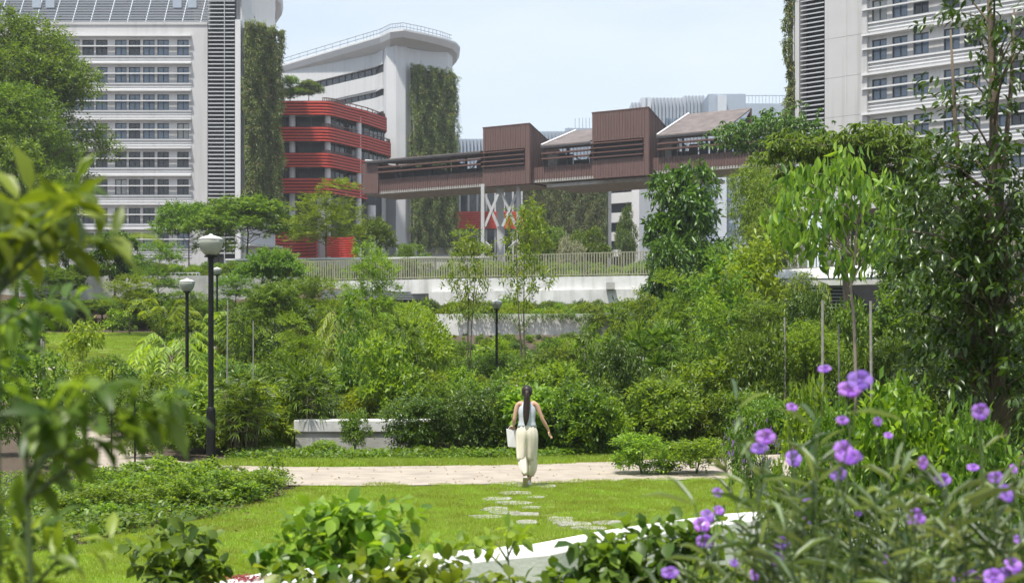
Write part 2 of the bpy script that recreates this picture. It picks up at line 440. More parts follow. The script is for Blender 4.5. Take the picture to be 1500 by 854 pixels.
for sd in (1, 2, 3):
    tree_proto('feather', 'feathery_tree', 'tree', 6, 4.2, 'layer', 13, 700, (.20, .055), 'fresh', 10 + sd, .06, flat=True, spr=(.42, 12), droop=.25, spread=.9, low=-.2)
    tree_proto('featherd', 'feathery_tree', 'tree', 6, 4.6, 'layer', 15, 850, (.20, .06), 'mid', 20 + sd, .07, flat=True, spr=(.42, 11), droop=.3, spread=.9, low=-.3)
    tree_proto('umbrella', 'umbrella_tree', 'tree', 5, 4.0, 'umbrella', 16, 1000, (.24, .07), 'mid', 30 + sd, .06, flat=True, spr=(.4, 10), droop=.55, low=-.2)
    tree_proto('dense', 'broadleaf_tree', 'tree', 6, 3.8, 'round', 15, 1000, (.27, .115), 'dark', 40 + sd, .09, spr=(.28, 7), droop=.45, h0=.22)
    tree_proto('densem', 'broadleaf_tree', 'tree', 6, 3.8, 'round', 16, 1200, (.21, .09), 'mid', 45 + sd, .08, spr=(.3, 7), droop=.3, h0=.2)
    tree_proto('limeround', 'bright_green_tree', 'tree', 6, 4.2, 'round', 22, 1800, (.15, .05), 'fresh', 50 + sd, .08, spr=(.34, 9), droop=.35, h0=.2)
    tree_proto('slender', 'slender_tree', 'tree', 7, 3.0, 'tall', 13, 210, (.20, .075), 'fresh', 60 + sd, .055, spr=(.42, 8), droop=.2, h0=.4, stems=2)
    tree_proto('shrub', 'leafy_shrub', 'shrub', 1.8, 2.4, 'shrub', 14, 620, (.125, .058), 'mid', 70 + sd, .02, STEM, stems=4, spr=(.2, 7), droop=.12, h0=.1)
    tree_proto('shrubd', 'leafy_shrub', 'shrub', 1.8, 2.4, 'shrub', 16, 900, (.10, .048), 'dark', 80 + sd, .02, STEM, stems=4, spr=(.22, 8), droop=.25, h0=.1)
    tree_proto('shrubl', 'leafy_shrub', 'shrub', 1.8, 2.2, 'shrub', 12, 560, (.13, .07), 'fresh', 90 + sd, .02, STEM, stems=4, spr=(.2, 6), droop=.1, h0=.1)
    tree_proto('sapling', 'young_tree', 'tree', 3.2, 1.6, 'column', 9, 260, (.17, .06), 'mid', 100 + sd, .022, BARKP, spr=(.26, 7), droop=.2, h0=.15)
    tree_proto('saplingl', 'young_tree', 'tree', 2.6, 1.8, 'round', 12, 480, (.12, .06), 'lime', 110 + sd, .025, BARKP, spr=(.24, 7), droop=.15, h0=.2)
    tree_proto('bedplant', 'bushy_bed_plant', 'plant', .85, .8, 'shrub', 9, 150, (.07, .048), 'fresh', 120 + sd, .008, STEM, stems=4, spr=(.12, 5), droop=.05, h0=.15, T=T8, tw=3)
tree_proto('big', 'tall_tree', 'tree', 18, 10, 'round', 46, 6500, (.24, .10), 'mid', 131, .3, spr=(.5, 8), droop=.25, h0=.2, tw=6)
tree_proto('big', 'tall_tree', 'tree', 18, 10, 'round', 40, 6500, (.24, .10), 'mid', 132, .3, spr=(.5, 8), droop=.25, h0=.2, tw=6)
tree_proto('silver', 'silver_shrub', 'shrub', 2.4, 2.4, 'shrub', 12, 600, (.14, .05), 'silver', 141, .03, spr=(.2, 7), droop=.1, h0=.1)

for sd in (1, 2):
    tree_proto('broad', 'leafy_shrub', 'shrub', 1.8, 2.2, 'shrub', 12, 330, (.24, .12), 'fresh', 150 + sd, .02, STEM, stems=4, spr=(.25, 6), droop=.35, h0=.1, T=T8)
    tree_proto('lance', 'leafy_shrub', 'shrub', 1.8, 2.2, 'shrub', 14, 520, (.26, .045), 'lime', 160 + sd, .02, STEM, stems=4, spr=(.25, 8), droop=.3, h0=.1)
def palm_proto(seed, H=2.2, W=2.2, mat='mid'):
    s = Leaves(seed); m = MB(); r = random.Random(seed)
    for i in range(13):
        a = r.uniform(0, 6.28); q = r.uniform(.03, .22) * W; h = H * r.uniform(.45, .85)
        b0 = Vector((q * math.cos(a), q * math.sin(a), 0)); t0 = b0 * r.uniform(1.2, 2.0) + Vector((0, 0, h))
        m.tube([b0 - Vector((0, 0, .1)), b0.lerp(t0, .5) + Vector((r.uniform(-.03, .03), r.uniform(-.03, .03), 0)), t0], [.018, .016, .012], 6)
        n = 10; an = np.arange(n) * 2.4 + r.random() * 6; el = np.linspace(-.1, 1.15, n)
        d = np.stack([np.cos(an) * np.cos(el), np.sin(an) * np.cos(el), np.sin(el)], 1)
        zb = np.linspace(-.45, 0, n)[:, None] * np.array([0, 0, 1]) * H * .25
        st = np.array(t0) + zb
        e = st + d * .34 * r.uniform(.8, 1.2)
        for p, q2 in zip(st, e): m.tube([p, q2], [.005, .003], 3, False)
        s.fans(e, d, 10, .46, .05, droop=.28, arc=2.8)
    proto('palm', H, W, [('stem', mesh_of(m, 'stem', BARK)), ('frond', s.mesh('frond', LF[mat]))], 'lady_palm', 'palm')
for sd in (5, 6, 7): palm_proto(sd)

def fern_proto(seed, H=.9, W=2.0):
    s = Leaves(seed); m = MB(); r = random.Random(seed)
    for i in range(16):
        a = i * 2.4; l = r.uniform(.75, 1.05) * W * .55; rise = r.uniform(.5, 1.0) * H
        pts = []
        for k in range(6):
            t = k / 5; pts.append(Vector((math.cos(a) * l * t, math.sin(a) * l * t, rise * 1.1 * math.sin(t * 2.3) )))
        m.tube(pts, [.009, .008, .007, .006, .004, .002], 4, False)
        P = np.array([list(pts[min(4, int(t))].lerp(pts[min(5, int(t) + 1)], t - int(t))) for t in np.linspace(.6, 4.98, 18)])
        D = np.tile(np.array([math.cos(a), math.sin(a), 0.]), (len(P), 1)); S = np.cross(D, [0, 0, 1.])
        wl = np.sin(np.linspace(.5, 3.0, 18)) * .22 + .06
        for sg in (1, -1): s.put(P, D * .45 + S * sg + np.array([0, 0, -.25]), np.tile([0, 0, 1.], (len(P), 1)), wl, .05, T4)
    proto('fern', H, W, [('stem', mesh_of(m, 'stem', STEM)), ('frond', s.mesh('frond', LF['fresh']))], 'arching_fern', 'fern')
for sd in (8, 9): fern_proto(sd)

def frond_tree(seed, H=3.4, W=3.2):
    """small tree with long drooping compound leaves"""
    s = Leaves(seed); m = MB(); r = random.Random(seed)
    m.tube([(0, 0, -.2), (.03, 0, H * .35), (-.02, .04, H * .68)], [.05, .04, .03], 7)
    for i in range(26):
        a = i * 2.4; z0 = H * (.5 + .2 * (i / 26)); l = W * .5 * r.uniform(.7, 1.0); rise = r.uniform(.15, .32) * H * (1 if i > 8 else .5)
        pts = [Vector((math.cos(a) * l * t, math.sin(a) * l * t, z0 + rise * math.sin(t * 2.75) * 1.1 - .16 * t * t * H)) for t in (0, .25, .5, .75, 1)]
        m.tube(pts, [.012, .01, .008, .006, .003], 4, False)
        P = np.array([list(pts[min(3, int(t))].lerp(pts[min(4, int(t) + 1)], t - int(t))) for t in np.linspace(.9, 3.98, 13)])
        D = np.tile(np.array([math.cos(a), math.sin(a), 0.]), (len(P), 1)); S = np.cross(D, [0, 0, 1.])
        for sg in (1, -1): s.put(P, D * .5 + S * sg * .8 + np.array([0, 0, -.75]) + s.r.normal(0, .12, P.shape), np.tile([0, 0, 1.], (len(P), 1)) + D * .4, .34 * s.r.uniform(.8, 1.2, len(P)), .085, T8)
    proto('frondtree', H, W, [('trunk', mesh_of(m, 'trunk', BARKP)), ('crown', s.mesh('crown', LF['lime']))], 'drooping_leaf_tree', 'tree')
for sd in (3, 4): frond_tree(sd)

_pick = {}
def place(kind, px, Y, top, wpx, label, group=None, rz=None, base=None, z0=None):
    """stand one plant at photo column px, distance Y; top row and width set its size"""
    lst = PROTO[kind]; i = _pick.get(kind, 0); _pick[kind] = i + 1
    H, W, parts, name, cat = lst[i % len(lst)]
    x = X(px, Y); g = float(terrain(x, Y)) if z0 is None else z0
    h = max(Z(top, Y) - g, .25); sx = wpx * Y / K / W
    r = bpy.data.objects.new(name, None); COL.objects.link(r); r.location = (x, Y, g - .02)
    r.rotation_euler = (0, 0, random.uniform(0, 6.28) if rz is None else rz); r.scale = (sx, sx, h / H)
    tagd(r, label, cat, group)
    for pn, me in parts:
        o = bpy.data.objects.new(pn, me); COL.objects.link(o); o.parent = r
    return r

# ---------------------------------------------------------------- ground
SOIL = M('soil_and_litter', (.085, .062, .042), .95, var=.55, scale=14, bump=.8, bscale=60)
TURF = M('turf', (.15, .20, .022), .9, var=.35, scale=6, bump=.5, bscale=80)
SAND = M('sandy_path', (.37, .32, .265), .9, var=.22, scale=2.2, bump=.35, bscale=160)
SLATE = M('stone_slab', (.32, .31, .29), .85, var=.4, scale=7, bump=.5, bscale=60)
def grid_ground(name, xs, ys, mat, off=0):
    m = MB(); XX, YY = np.meshgrid(xs, ys); ZZ = terrain(XX, YY) + off
    vs = np.stack([XX.ravel(), YY.ravel(), ZZ.ravel()], 1); nx = len(xs)
    fs = [(j * nx + i, j * nx + i + 1, (j + 1) * nx + i + 1, (j + 1) * nx + i) for j in range(len(ys) - 1) for i in range(nx - 1)]
    m.add(vs, fs); o = m.build(name, mat, smooth=True); tagd(o, kind='structure'); return o
xs = np.concatenate([[-255, -160, -110], np.arange(-70, 71, 1.4), [110, 160, 255]])
ys = np.concatenate([[-28, -10, 0, 2, 4], np.arange(5, 100, 1.0), [120, 200, 300, 435]])
grid_ground('ground', xs, ys, SOIL)

def sheet(name, poly, mat, off, kind='structure', step=.7):
    """a sheet laid on the terrain: left and right border lists sampled to a strip"""
    a, b = poly; m = MB(); vs = []; nn = 7
    for p, q in zip(a, b):
        for k in range(nn):
            x = p[0] + (q[0] - p[0]) * k / (nn - 1); y = p[1] + (q[1] - p[1]) * k / (nn - 1)
            vs.append((x, y, float(terrain(x, y)) + off))
    fs = [(j * nn + k, j * nn + k + 1, (j + 1) * nn + k + 1, (j + 1) * nn + k) for j in range(len(a) - 1) for k in range(nn - 1)]
    m.add(vs, fs); o = m.build(name, mat, smooth=True); tagd(o, kind=kind); return o
def resample(pts, n=50):
    P = np.array(pts, float); d = np.r_[0, np.cumsum(np.hypot(*np.diff(P, axis=0).T))]; t = np.linspace(0, d[-1], n)
    # smooth through Catmull-like averaging
    Q = np.stack([np.interp(t, d, P[:, 0]), np.interp(t, d, P[:, 1])], 1)
    for _ in range(6): Q[1:-1] = (Q[:-2] + 2 * Q[1:-1] + Q[2:]) / 4
    return Q.tolist()
path_far = resample([(X(1150, 30), 30), (X(1000, 29), 29), (X(900, 28.5), 28.5), (X(750, 27.3), 27.3), (X(560, 26.8), 26.8), (X(430, 26.4), 26.4), (X(330, 26.8), 26.8), (X(245, 28), 28), (X(195, 31.5), 31.5), (X(150, 37), 37), (X(115, 44), 44), (X(100, 52), 52)])
path_near = resample([(X(1180, 24.5), 24.5), (X(1000, 24.2), 24.2), (X(900, 23.9), 23.9), (X(750, 23.3), 23.3), (X(560, 23.0), 23.0), (X(430, 22.8), 22.8), (X(280, 23.4), 23.4), (X(150, 26), 26), (X(60, 33), 33), (X(45, 42), 42), (X(50, 52), 52)])
sheet('path', (path_far, path_near), SAND, .03)
lawn_far = resample([(X(1180, 24.8), 24.8), (X(1000, 24.5), 24.5), (X(900, 24.2), 24.2), (X(750, 23.6), 23.6), (X(560, 23.3), 23.3), (X(430, 23.1), 23.1), (X(395, 20.8), 20.8), (X(330, 19.2), 19.2), (X(180, 17.0), 17.0), (X(100, 15.8), 15.8), (X(-150, 14.5), 14.5)], 60)
lawn_near = resample([(6, 9.2), (-8, 9.2)], 60)
sheet('lawn', (lawn_far, lawn_near), TURF, .012)
LB = np.array(lawn_far)
sheet('grass_slope', (resample([(X(0, 74), 74.5), (X(330, 74), 74.5)], 20), resample([(X(-60, 42), 43), (X(250, 42), 43)], 20)), TURF, .02)
# grass verge between path and shrubs
sheet('verge', (resample([(X(1100, 31), 31.2), (X(750, 28.6), 28.6), (X(430, 28), 28), (X(340, 28.6), 28.6)], 30), resample([(X(1100, 29.6), 29.75), (X(750, 27.35), 27.35), (X(430, 26.5), 26.5), (X(340, 27.1), 27.1)], 30)), TURF, .014)

# instanced ground cover: points carry scale / turn, one object per cover
def cover(name, pts, protos, label_kind, smin, smax, seed=3, tilt=.12, lim=None):
    """one 'stuff' object; uncountable growth"""
    r = np.random.default_rng(seed); n = len(pts)
    me = bpy.data.meshes.new(name); me.vertices.add(n); me.vertices.foreach_set('co', np.asarray(pts, np.float32).ravel())
    sc_ = r.uniform(smin, smax, n); sc_ = sc_ if lim is None else np.minimum(sc_, lim * r.uniform(.7, 1.1, n))
    a = me.attributes.new('sc', 'FLOAT', 'POINT'); a.data.foreach_set('value', sc_.astype(np.float32))
    rot = np.stack([r.normal(0, tilt, n), r.normal(0, tilt, n), r.uniform(0, 6.28, n)], 1).astype(np.float32)
    a = me.attributes.new('rt', 'FLOAT_VECTOR', 'POINT'); a.data.foreach_set('vector', rot.ravel())
    a = me.attributes.new('pk', 'INT', 'POINT'); a.data.foreach_set('value', r.integers(0, len(protos), n).astype(np.int32))
    o = bpy.data.objects.new(name, me); COL.objects.link(o); tagd(o, kind='stuff')
    c = bpy.data.collections.new(name + '_source')
    for k, meshes in enumerate(protos):
        c.objects.link(bpy.data.objects.new('%s_sprig%02d' % (name, k), meshes))
    g = bpy.data.node_groups.new(name, 'GeometryNodeTree')
    g.interface.new_socket('Geometry', in_out='INPUT', socket_type='NodeSocketGeometry'); g.interface.new_socket('Geometry', in_out='OUTPUT', socket_type='NodeSocketGeometry')
    N = g.nodes.new; gi = N('NodeGroupInput'); go = N('NodeGroupOutput'); ci = N('GeometryNodeCollectionInfo')
    ci.inputs['Collection'].default_value = c; ci.inputs['Separate Children'].default_value = True; ci.inputs['Reset Children'].default_value = True
    ip = N('GeometryNodeInstanceOnPoints'); ip.inputs['Pick Instance'].default_value = True
    mp_ = N('GeometryNodeMeshToPoints')
    def attr(nm, ty):
        q = N('GeometryNodeInputNamedAttribute'); q.data_type = ty; q.inputs['Name'].default_value = nm; return [s for s in q.outputs if s.enabled and s.name == 'Attribute'][0]
    lk = g.links.new
    lk(gi.outputs[0], mp_.inputs[0]); lk(mp_.outputs[0], ip.inputs['Points']); lk(ci.outputs[0], ip.inputs['Instance'])
    lk(attr('pk', 'INT'), ip.inputs['Instance Index']); lk(attr('sc', 'FLOAT'), ip.inputs['Scale'])
    er = N('FunctionNodeEulerToRotation'); lk(attr('rt', 'FLOAT_VECTOR'), er.inputs[0]); lk(er.outputs[0], ip.inputs['Rotation'])
    lk(ip.outputs[0], go.inputs[0])
    md = o.modifiers.new('growth', 'NODES'); md.node_group = g
    return o

def joined(parts):   # crown part of a prototype as sprig source
    return parts[-1][1]

# lawn tufts
def tuft_patch(seed, n=520, size=.45, h=.05):
    s = Leaves(seed); r = s.r
    p = np.stack([r.uniform(-size / 2, size / 2, n), r.uniform(-size / 2, size / 2, n), np.zeros(n)], 1)
    d = np.stack([r.normal(0, .45, n), r.normal(0, .45, n), np.ones(n)], 1)
    s.put(p, d, r.normal(0, 1, (n, 3)), h * r.uniform(.5, 1.3, n), .006, BL)
    return s.mesh('tuft', LF['grass'])
tufts = [tuft_patch(i) for i in range(4)]
def inside_lawn(x, y):
    yf = np.interp(x, LB[::-1, 0], LB[::-1, 1]) ; return (y < yf - .12 + .22 * np.sin(x * 9) * np.sin(x * 3.7 + 1)) & (y > 9.3)
gx, gy = np.meshgrid(np.arange(-8.5, 6.5, .33), np.arange(9.3, 24.4, .33))
gx = gx.ravel() + rng.uniform(-.12, .12, gx.size); gy = gy.ravel() + rng.uniform(-.12, .12, gy.size)
k = inside_lawn(gx, gy); gx, gy = gx[k], gy[k]
cover('lawn_grass', np.stack([gx, gy, terrain(gx, gy) + .012], 1), tufts, '', .75, 1.1, tilt=.02)
fx, fy = np.meshgrid(np.arange(-27, -13, .5), np.arange(43.5, 74, .8)); fx = fx.ravel() + rng.uniform(-.3, .3, fx.size); fy = fy.ravel() + rng.uniform(-.3, .3, fy.size)
cover('slope_grass', np.stack([fx, fy, terrain(fx, fy) + .02], 1), tufts, '', 1.3, 1.9, tilt=.02)
vx = rng.uniform(X(340, 28), X(1100, 30), 900); vy = np.interp(vx, [X(340, 28), X(750, 28), X(1100, 31)], [27.2, 27.4, 29.9]) + rng.uniform(0, 1.3, 900) ** 1
cover('verge_grass', np.stack([vx, vy, terrain(vx, vy) + .01], 1), tufts, '', 1.0, 1.8, tilt=.05)
# ================================================================ buildings
class Fac:
    """vertical plane through two plan points seen from the left end to the right end"""
    def __init__(s, p0, p1):
        s.p0 = Vector((*p0, 0)); s.d = Vector((p1[0] - p0[0], p1[1] - p0[1], 0)); s.L = s.d.length; s.d.normalize()
        s.n = Vector((s.d.y, -s.d.x, 0))
    def u(s, px):   # distance along the plane of the photo column
        a = (px - 750) / K; return (a * s.p0.y - s.p0.x) / (s.d.x - a * s.d.y)
    def Y(s, px): return s.p0.y + s.d.y * s.u(px)
    def z(s, px, py): return Z(py, s.Y(px))
    def pt(s, u, z, d=0): p = s.p0 + s.d * u + s.n * d; return (p.x, p.y, z)
    def box(s, m, u0, u1, z0, z1, d0, d1):
        return m.hexa([s.pt(u0, z0, d1), s.pt(u1, z0, d1), s.pt(u1, z0, d0), s.pt(u0, z0, d0), s.pt(u0, z1, d1), s.pt(u1, z1, d1), s.pt(u1, z1, d0), s.pt(u0, z1, d0)])
    def poly(s, m, pts, d0, d1):   # pts (u,z) outline, extruded from d0 to d1
        n = len(pts); vs = [s.pt(u, z, d1) for u, z in pts] + [s.pt(u, z, d0) for u, z in pts]
        return m.add(vs, [tuple(range(n)), tuple(range(2 * n - 1, n - 1, -1))] + [(i, (i + 1) % n, n + (i + 1) % n, n + i)[::-1] for i in range(n)])

def facade(parent, F, rows, cols, wall_u0, wall_u1, ztop, zbot, mats, w, h, ledge=True, rail=True, glass=None, win_rows=None, T=.35):
    """rows: window centre heights; cols: window centre distances"""
    wm = MB(); tm = MB()
    zs = sorted(rows); cs = sorted(cols)
    lo = zbot
    for z in zs:
        F.box(wm, wall_u0, wall_u1, lo, z - h / 2, -T, 0)
        p = wall_u0
        for c in cs:
            F.box(wm, p, c - w / 2, z - h / 2, z + h / 2, -T, 0); p = c + w / 2
        F.box(wm, p, wall_u1, z - h / 2, z + h / 2, -T, 0)
        lo = z + h / 2
    F.box(wm, wall_u0, wall_u1, lo, ztop, -T, 0)
    wall = wm.build('wall', mats[0], parent)
    cu0 = cs[0] - w * 1.0; cu1 = cs[-1] + w * .75
    for z in zs:
        if ledge:
            F.box(tm, cu0, cu1, z + h / 2 + .32, z + h / 2 + .50, .003, .6)
            F.box(tm, cu0, cu1, z - h / 2 - .22, z - h / 2 - .06, .003, .16)
            for k in range(1, 4): F.box(tm, cu0, cu1, z - h / 2 - .22 - .3 * k, z - h / 2 - .12 - .3 * k, .003, .07)
        if rail:
            F.box(tm, cu0, cu1, z + .02, z + .14, .25, .55)
    tm.build('ledge', TRIM, parent)
    # one window, then copies
    fm = MB(); t = .07; o = Vector(F.pt(0, 0)); 
    F.box(fm, -w / 2, w / 2, -h / 2, -h / 2 + t, -.26, -.10); F.box(fm, -w / 2, w / 2, h / 2 - t, h / 2, -.26, -.10)
    for uu in (-w / 2, -t / 2, w / 2 - t): F.box(fm, uu, uu + t, -h / 2 + t + .002, h / 2 - t - .002, -.26, -.11)
    F.box(fm, -w / 2 + t + .002, -t / 2 - .002, .18, .25, -.25, -.12); F.box(fm, t / 2 + .002, w / 2 - t - .002, .18, .25, -.25, -.12)
    fm.v = [(a - o.x, b - o.y, c) for a, b, c in fm.v]
    gm = MB(); F.box(gm, -w / 2 + .01, w / 2 - .01, -h / 2 + .01, h / 2 - .01, -.24, -.2); gm.v = [(a - o.x, b - o.y, c) for a, b, c in gm.v]
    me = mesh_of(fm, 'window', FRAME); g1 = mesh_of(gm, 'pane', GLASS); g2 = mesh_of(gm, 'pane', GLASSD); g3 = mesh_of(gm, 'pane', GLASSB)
    for me_ in (me, g1, g2, g3): me_.polygons.foreach_set('use_smooth', [False] * len(me_.polygons))
    for i, z in enumerate(zs):
        for c in cs:
            a = bpy.data.objects.new('window', me); COL.objects.link(a); a.parent = parent; a.location = Vector(F.pt(c, z)) - parent.location
            gl = g1 if (win_rows is None or i in win_rows) else g2  # chosen rows get the painted sky reflection, the others dark glass
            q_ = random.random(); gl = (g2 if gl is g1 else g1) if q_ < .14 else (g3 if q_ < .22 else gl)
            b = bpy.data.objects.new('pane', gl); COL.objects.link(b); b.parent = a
    return wall

def living_wall(parent, F, u0, u1, z0, z1, n, seed, d0=1.0, ragged=True, mat='wall', L=.5, taper=None):
    s = Leaves(seed); r = s.r
    u = r.uniform(0, 1, n); v = r.random(n)
    z = z1 - (z1 - z0) * v
    if ragged:
        hang = z0 + (z1 - z0) * (.06 + .05 * np.sin(u * 23) + .05 * np.sin(u * 57 + 1)); z = np.maximum(z, hang)
        topm = z1 - .6 * np.abs(np.sin(u * 17)) - (.8 * sstep(.7, 1, u)); z = np.minimum(z, topm)
    uu = u0 + (u1 - u0) * u
    dep = d0 + .35 * np.sin(uu * 2.1 + np.sin(z * .9) * 1.5) + .3 * np.sin(uu * 5.3 + z * .4) + r.uniform(-.25, .35, n)
    nx, ny = F.n.x, F.n.y; dx, dy = F.d.x, F.d.y
    P = np.stack([F.p0.x + dx * uu + nx * dep, F.p0.y + dy * uu + ny * dep, z], 1)
    D = np.stack([nx * .7 + dx * r.normal(0, .6, n), ny * .7 + dy * r.normal(0, .6, n), r.normal(-.75, .35, n)], 1)
    s.sprigs(P, D, L * r.uniform(.6, 1.4, n), 5, .30, .11, 1.0, .6)
    o = bpy.data.objects.new('living_wall', s.mesh('living_wall', LF[mat])); COL.objects.link(o); o.parent = parent
    o.matrix_parent_inverse.identity(); o.location = -parent.location
    return o

DECKZ = 6.5
# ---- left building with rows of windows
YL = 170
LB_ = empty('office_building', (X(120, YL), YL + 10, DECKZ), 'large pale building at left, rows of square windows, tall creeper strip', 'building', 'buildings round the garden')
F1 = Fac((X(-140, YL), YL), (X(350, YL), YL))
colpx = [268, 239, 218, 197, 177, 149, 129, 108, 87, 58, 29]
rows = [Z(p, YL) for p in (70, 110, 150, 192, 234, 274, 316, 352)]
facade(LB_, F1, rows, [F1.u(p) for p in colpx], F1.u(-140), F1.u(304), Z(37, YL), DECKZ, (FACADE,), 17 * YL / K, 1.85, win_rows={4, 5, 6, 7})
m = MB(); F1.box(m, F1.u(-140), F1.u(304), Z(37, YL) + .003, Z(33, YL), -.6, .12)
F1.box(m, F1.u(305.5), F1.u(347), DECKZ, Z(-40, YL), -9, -.9)
m.build('parapet', FACADE, LB_)
m = MB(); F1.box(m, F1.u(-140), F1.u(303), DECKZ + .1, Z(40, YL), -8, -1.2); m.build('interior', DARK, LB_)
m = MB()
zz = Z(372, YL)
while zz < Z(-30, YL):
    F1.hx = m.hexa([F1.pt(F1.u(305.5), zz, .25), F1.pt(F1.u(344), zz, .25), F1.pt(F1.u(344), zz + .10, -.15), F1.pt(F1.u(305.5), zz + .10, -.15),
                    F1.pt(F1.u(305.5), zz + .12, .25), F1.pt(F1.u(344), zz + .12, .25), F1.pt(F1.u(344), zz + .22, -.15), F1.pt(F1.u(305.5), zz + .22, -.15)]); zz += .47
F1.box(m, F1.u(329), F1.u(330), DECKZ, Z(-30, YL), .27, .34)
m.build('louvre_strip', LOUVW, LB_)
m = MB(); F1.box(m, F1.u(305.5), F1.u(344), DECKZ, Z(-40, YL), -.88, -.5); m.build('shaft', DARK, LB_)
m = MB(); F1.box(m, F1.u(345), F1.u(353), DECKZ, Z(30, YL), -2, .3)
# side face turning away to the right
S1 = Fac((X(352, YL), YL + .6), (X(406, YL + 5), YL + 5))
S1.box(m, .05, S1.L - .3, DECKZ, Z(-40, YL), -14, 0)
m.build('corner_wall', WHITE, LB_)
m = MB()
for k in range(9):
    z = Z(40 + 40 * k, YL); S1.box(m, .3, S1.L * .98, z, z + .25, .003, 1.2)
S1.box(m, S1.L * .0 + .1, S1.L * .08, DECKZ, Z(60, YL), .2, .25)
m.build('trellis', STEEL, LB_)
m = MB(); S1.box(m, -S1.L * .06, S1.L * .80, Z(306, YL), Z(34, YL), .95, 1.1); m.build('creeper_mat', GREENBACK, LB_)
living_wall(LB_, S1, -S1.L * .10, S1.L * .86, Z(310, YL), Z(27, YL), 9000, 5, d0=1.5, ragged=True)
# roof storey behind sloping screens
m = MB(); zt = Z(30, YL)
for k in range(26):
    z = zt + k * .36; dd = -.9 - k * .20
    F1.box(m, F1.u(-140), F1.u(349) , z, z + .2, dd - .16, dd)
m.build('roof_screen', LOUV, LB_)
m = MB()
for k, p in enumerate(range(-60, 350, 27)):
    u = F1.u(p); m.hexa([F1.pt(u, zt, -.84), F1.pt(u + .1, zt, -.84), F1.pt(u + .1, zt, -1.0), F1.pt(u, zt, -1.0),
                         F1.pt(u + .75, zt + 9.4, -5.95), F1.pt(u + .85, zt + 9.4, -5.95), F1.pt(u + .85, zt + 9.4, -6.1), F1.pt(u + .75, zt + 9.4, -6.1)])
for p in (248, 270, 40, 60): F1.box(m, F1.u(p), F1.u(p + 13), zt + 1.9, zt + 3.1, -1.75, -1.70)
m.build('screen_strut', BGG, LB_)
m = MB(); F1.box(m, F1.u(-140), F1.u(349), zt - 1, zt + 12, -20, -6.4); m.build('plant_room', BGG, LB_)
m = MB(); r1 = []
zr = Z(3, YL + 12)
pl = [(X(345, YL), YL - 2), (X(380, YL + 6), YL + 3), (X(404, YL + 8), YL + 7), (X(414, YL + 12), YL + 12), (X(415, YL + 18), YL + 18), (X(395, YL + 30), YL + 30), (X(340, YL + 30), YL + 30)]
def roof_lens(m, pl, z, th, inset=.25):
    c = (sum(p[0] for p in pl) / len(pl), sum(p[1] for p in pl) / len(pl)); rings = []
    for q, dz in ((inset * 1.6, -th), (inset * .35, -th * .55), (0, -.12), (0, .15), (.06, .35), (inset * 2, .55)):
        rings.append([(p[0] + (c[0] - p[0]) * q, p[1] + (c[1] - p[1]) * q, z + dz) for p in pl])
    return m.loft(rings)
roof_lens(m, pl, zr + .6, 1.7, .2); m.build('roof_canopy', TRIM, LB_, smooth=False)

# ---- white tower with curved roof
TW = empty('white_tower', (X(590, 225), 228, DECKZ), 'white rounded tower behind the red building with a broad creeper panel and curved roof', 'building', 'buildings round the garden')
zt_ = Z(60, 214)
A = (X(410, 238), 238); B = (X(556, 218), 218); C1 = (X(566, 213.4), 213.4); C2 = (X(580, 212), 212); C3 = (X(594, 212.6), 212.6); D = (X(599, 213.6), 213.6); E = (X(656, 218.5), 218.5); E2 = (X(663, 222), 222)
plan = [A, B, C1, C2, C3, D, E, E2, (X(655, 250), 250), (X(410, 262), 262)]
m = MB(); m.prism(plan, DECKZ, zt_); m.build('wall', WHITE, TW)
m = MB()
def _ab(t): return (A[0] * (1 - t) + B[0] * t, A[1] * (1 - t) + B[1] * t - .35)
edge = [_ab(0), _ab(.45), _ab(.97), (X(561, 216), 215.6)]
fb = [(Z(158, 216) , Z(101, 216) ), (Z(133.5, 216), Z(97, 216)), ]
# white parapets stand proud of dark recessed storeys
bands = [(83, 92), (99, 128), (133, 163), (168, 200)]
for top, bot in bands: m.strip(edge, Z(bot, 214.5), Z(top, 214.5), -1.5) if False else None
zs_w = [(Z(94, 215), Z(60, 215)), (Z(128, 215), Z(106, 215)), (Z(161, 215), Z(140, 215)), (Z(200, 215), Z(173, 215)), (Z(235, 215), Z(210, 215))]
m = MB()
out = [(p[0] - .1, p[1] - .9) for p in edge[:3]] + [(edge[3][0], edge[3][1] - .5)]
for a, b in zs_w: m.strip(out, a, b, .45)
for a, b in zs_w[1:]: m.strip([(p[0] - .1, p[1] - .7) for p in edge], a - .25, a + .02, 1.2)
m.build('balcony_parapet', WHITE, TW)
m = MB(); m.strip([(p[0], p[1] - .25) for p in edge], Z(240, 215), Z(92, 215), .2); m.build('window_band', GLASSD, TW)
m = MB()
for k in range(26):
    t = k / 25; i = min(int(t * 3), 2); f = t * 3 - i
    x = edge[i][0] * (1 - f) + edge[i + 1][0] * f; y = edge[i][1] * (1 - f) + edge[i + 1][1] * f - .32
    m.box(x - .05, x + .05, y - .05, y + .05, Z(240, 215), Z(93, 215))
m.build('mullion', FRAME, TW)
m = MB()
rp = [(X(405, 236.5), 236.5), (X(470, 226), 226), (X(530, 217.1), 217.1), (X(556, 213.5), 213.5), (X(572, 210.5), 210), (X(592, 209.5), 209), (X(620, 212), 211.5), (X(650, 215), 215), (X(668, 218), 218), (X(674, 221), 221.5), (X(672, 226), 228), (X(640, 250), 250), (X(405, 262), 262)]
roof_lens(m, rp, zt_ + .5, 1.7, .12); m.build('roof', TRIM, TW)
m = MB()
c = (sum(p[0] for p in rp) / len(rp), sum(p[1] for p in rp) / len(rp))
rl = [(p[0] + (c[0] - p[0]) * .06, p[1] + (c[1] - p[1]) * .06) for p in rp[:9]]
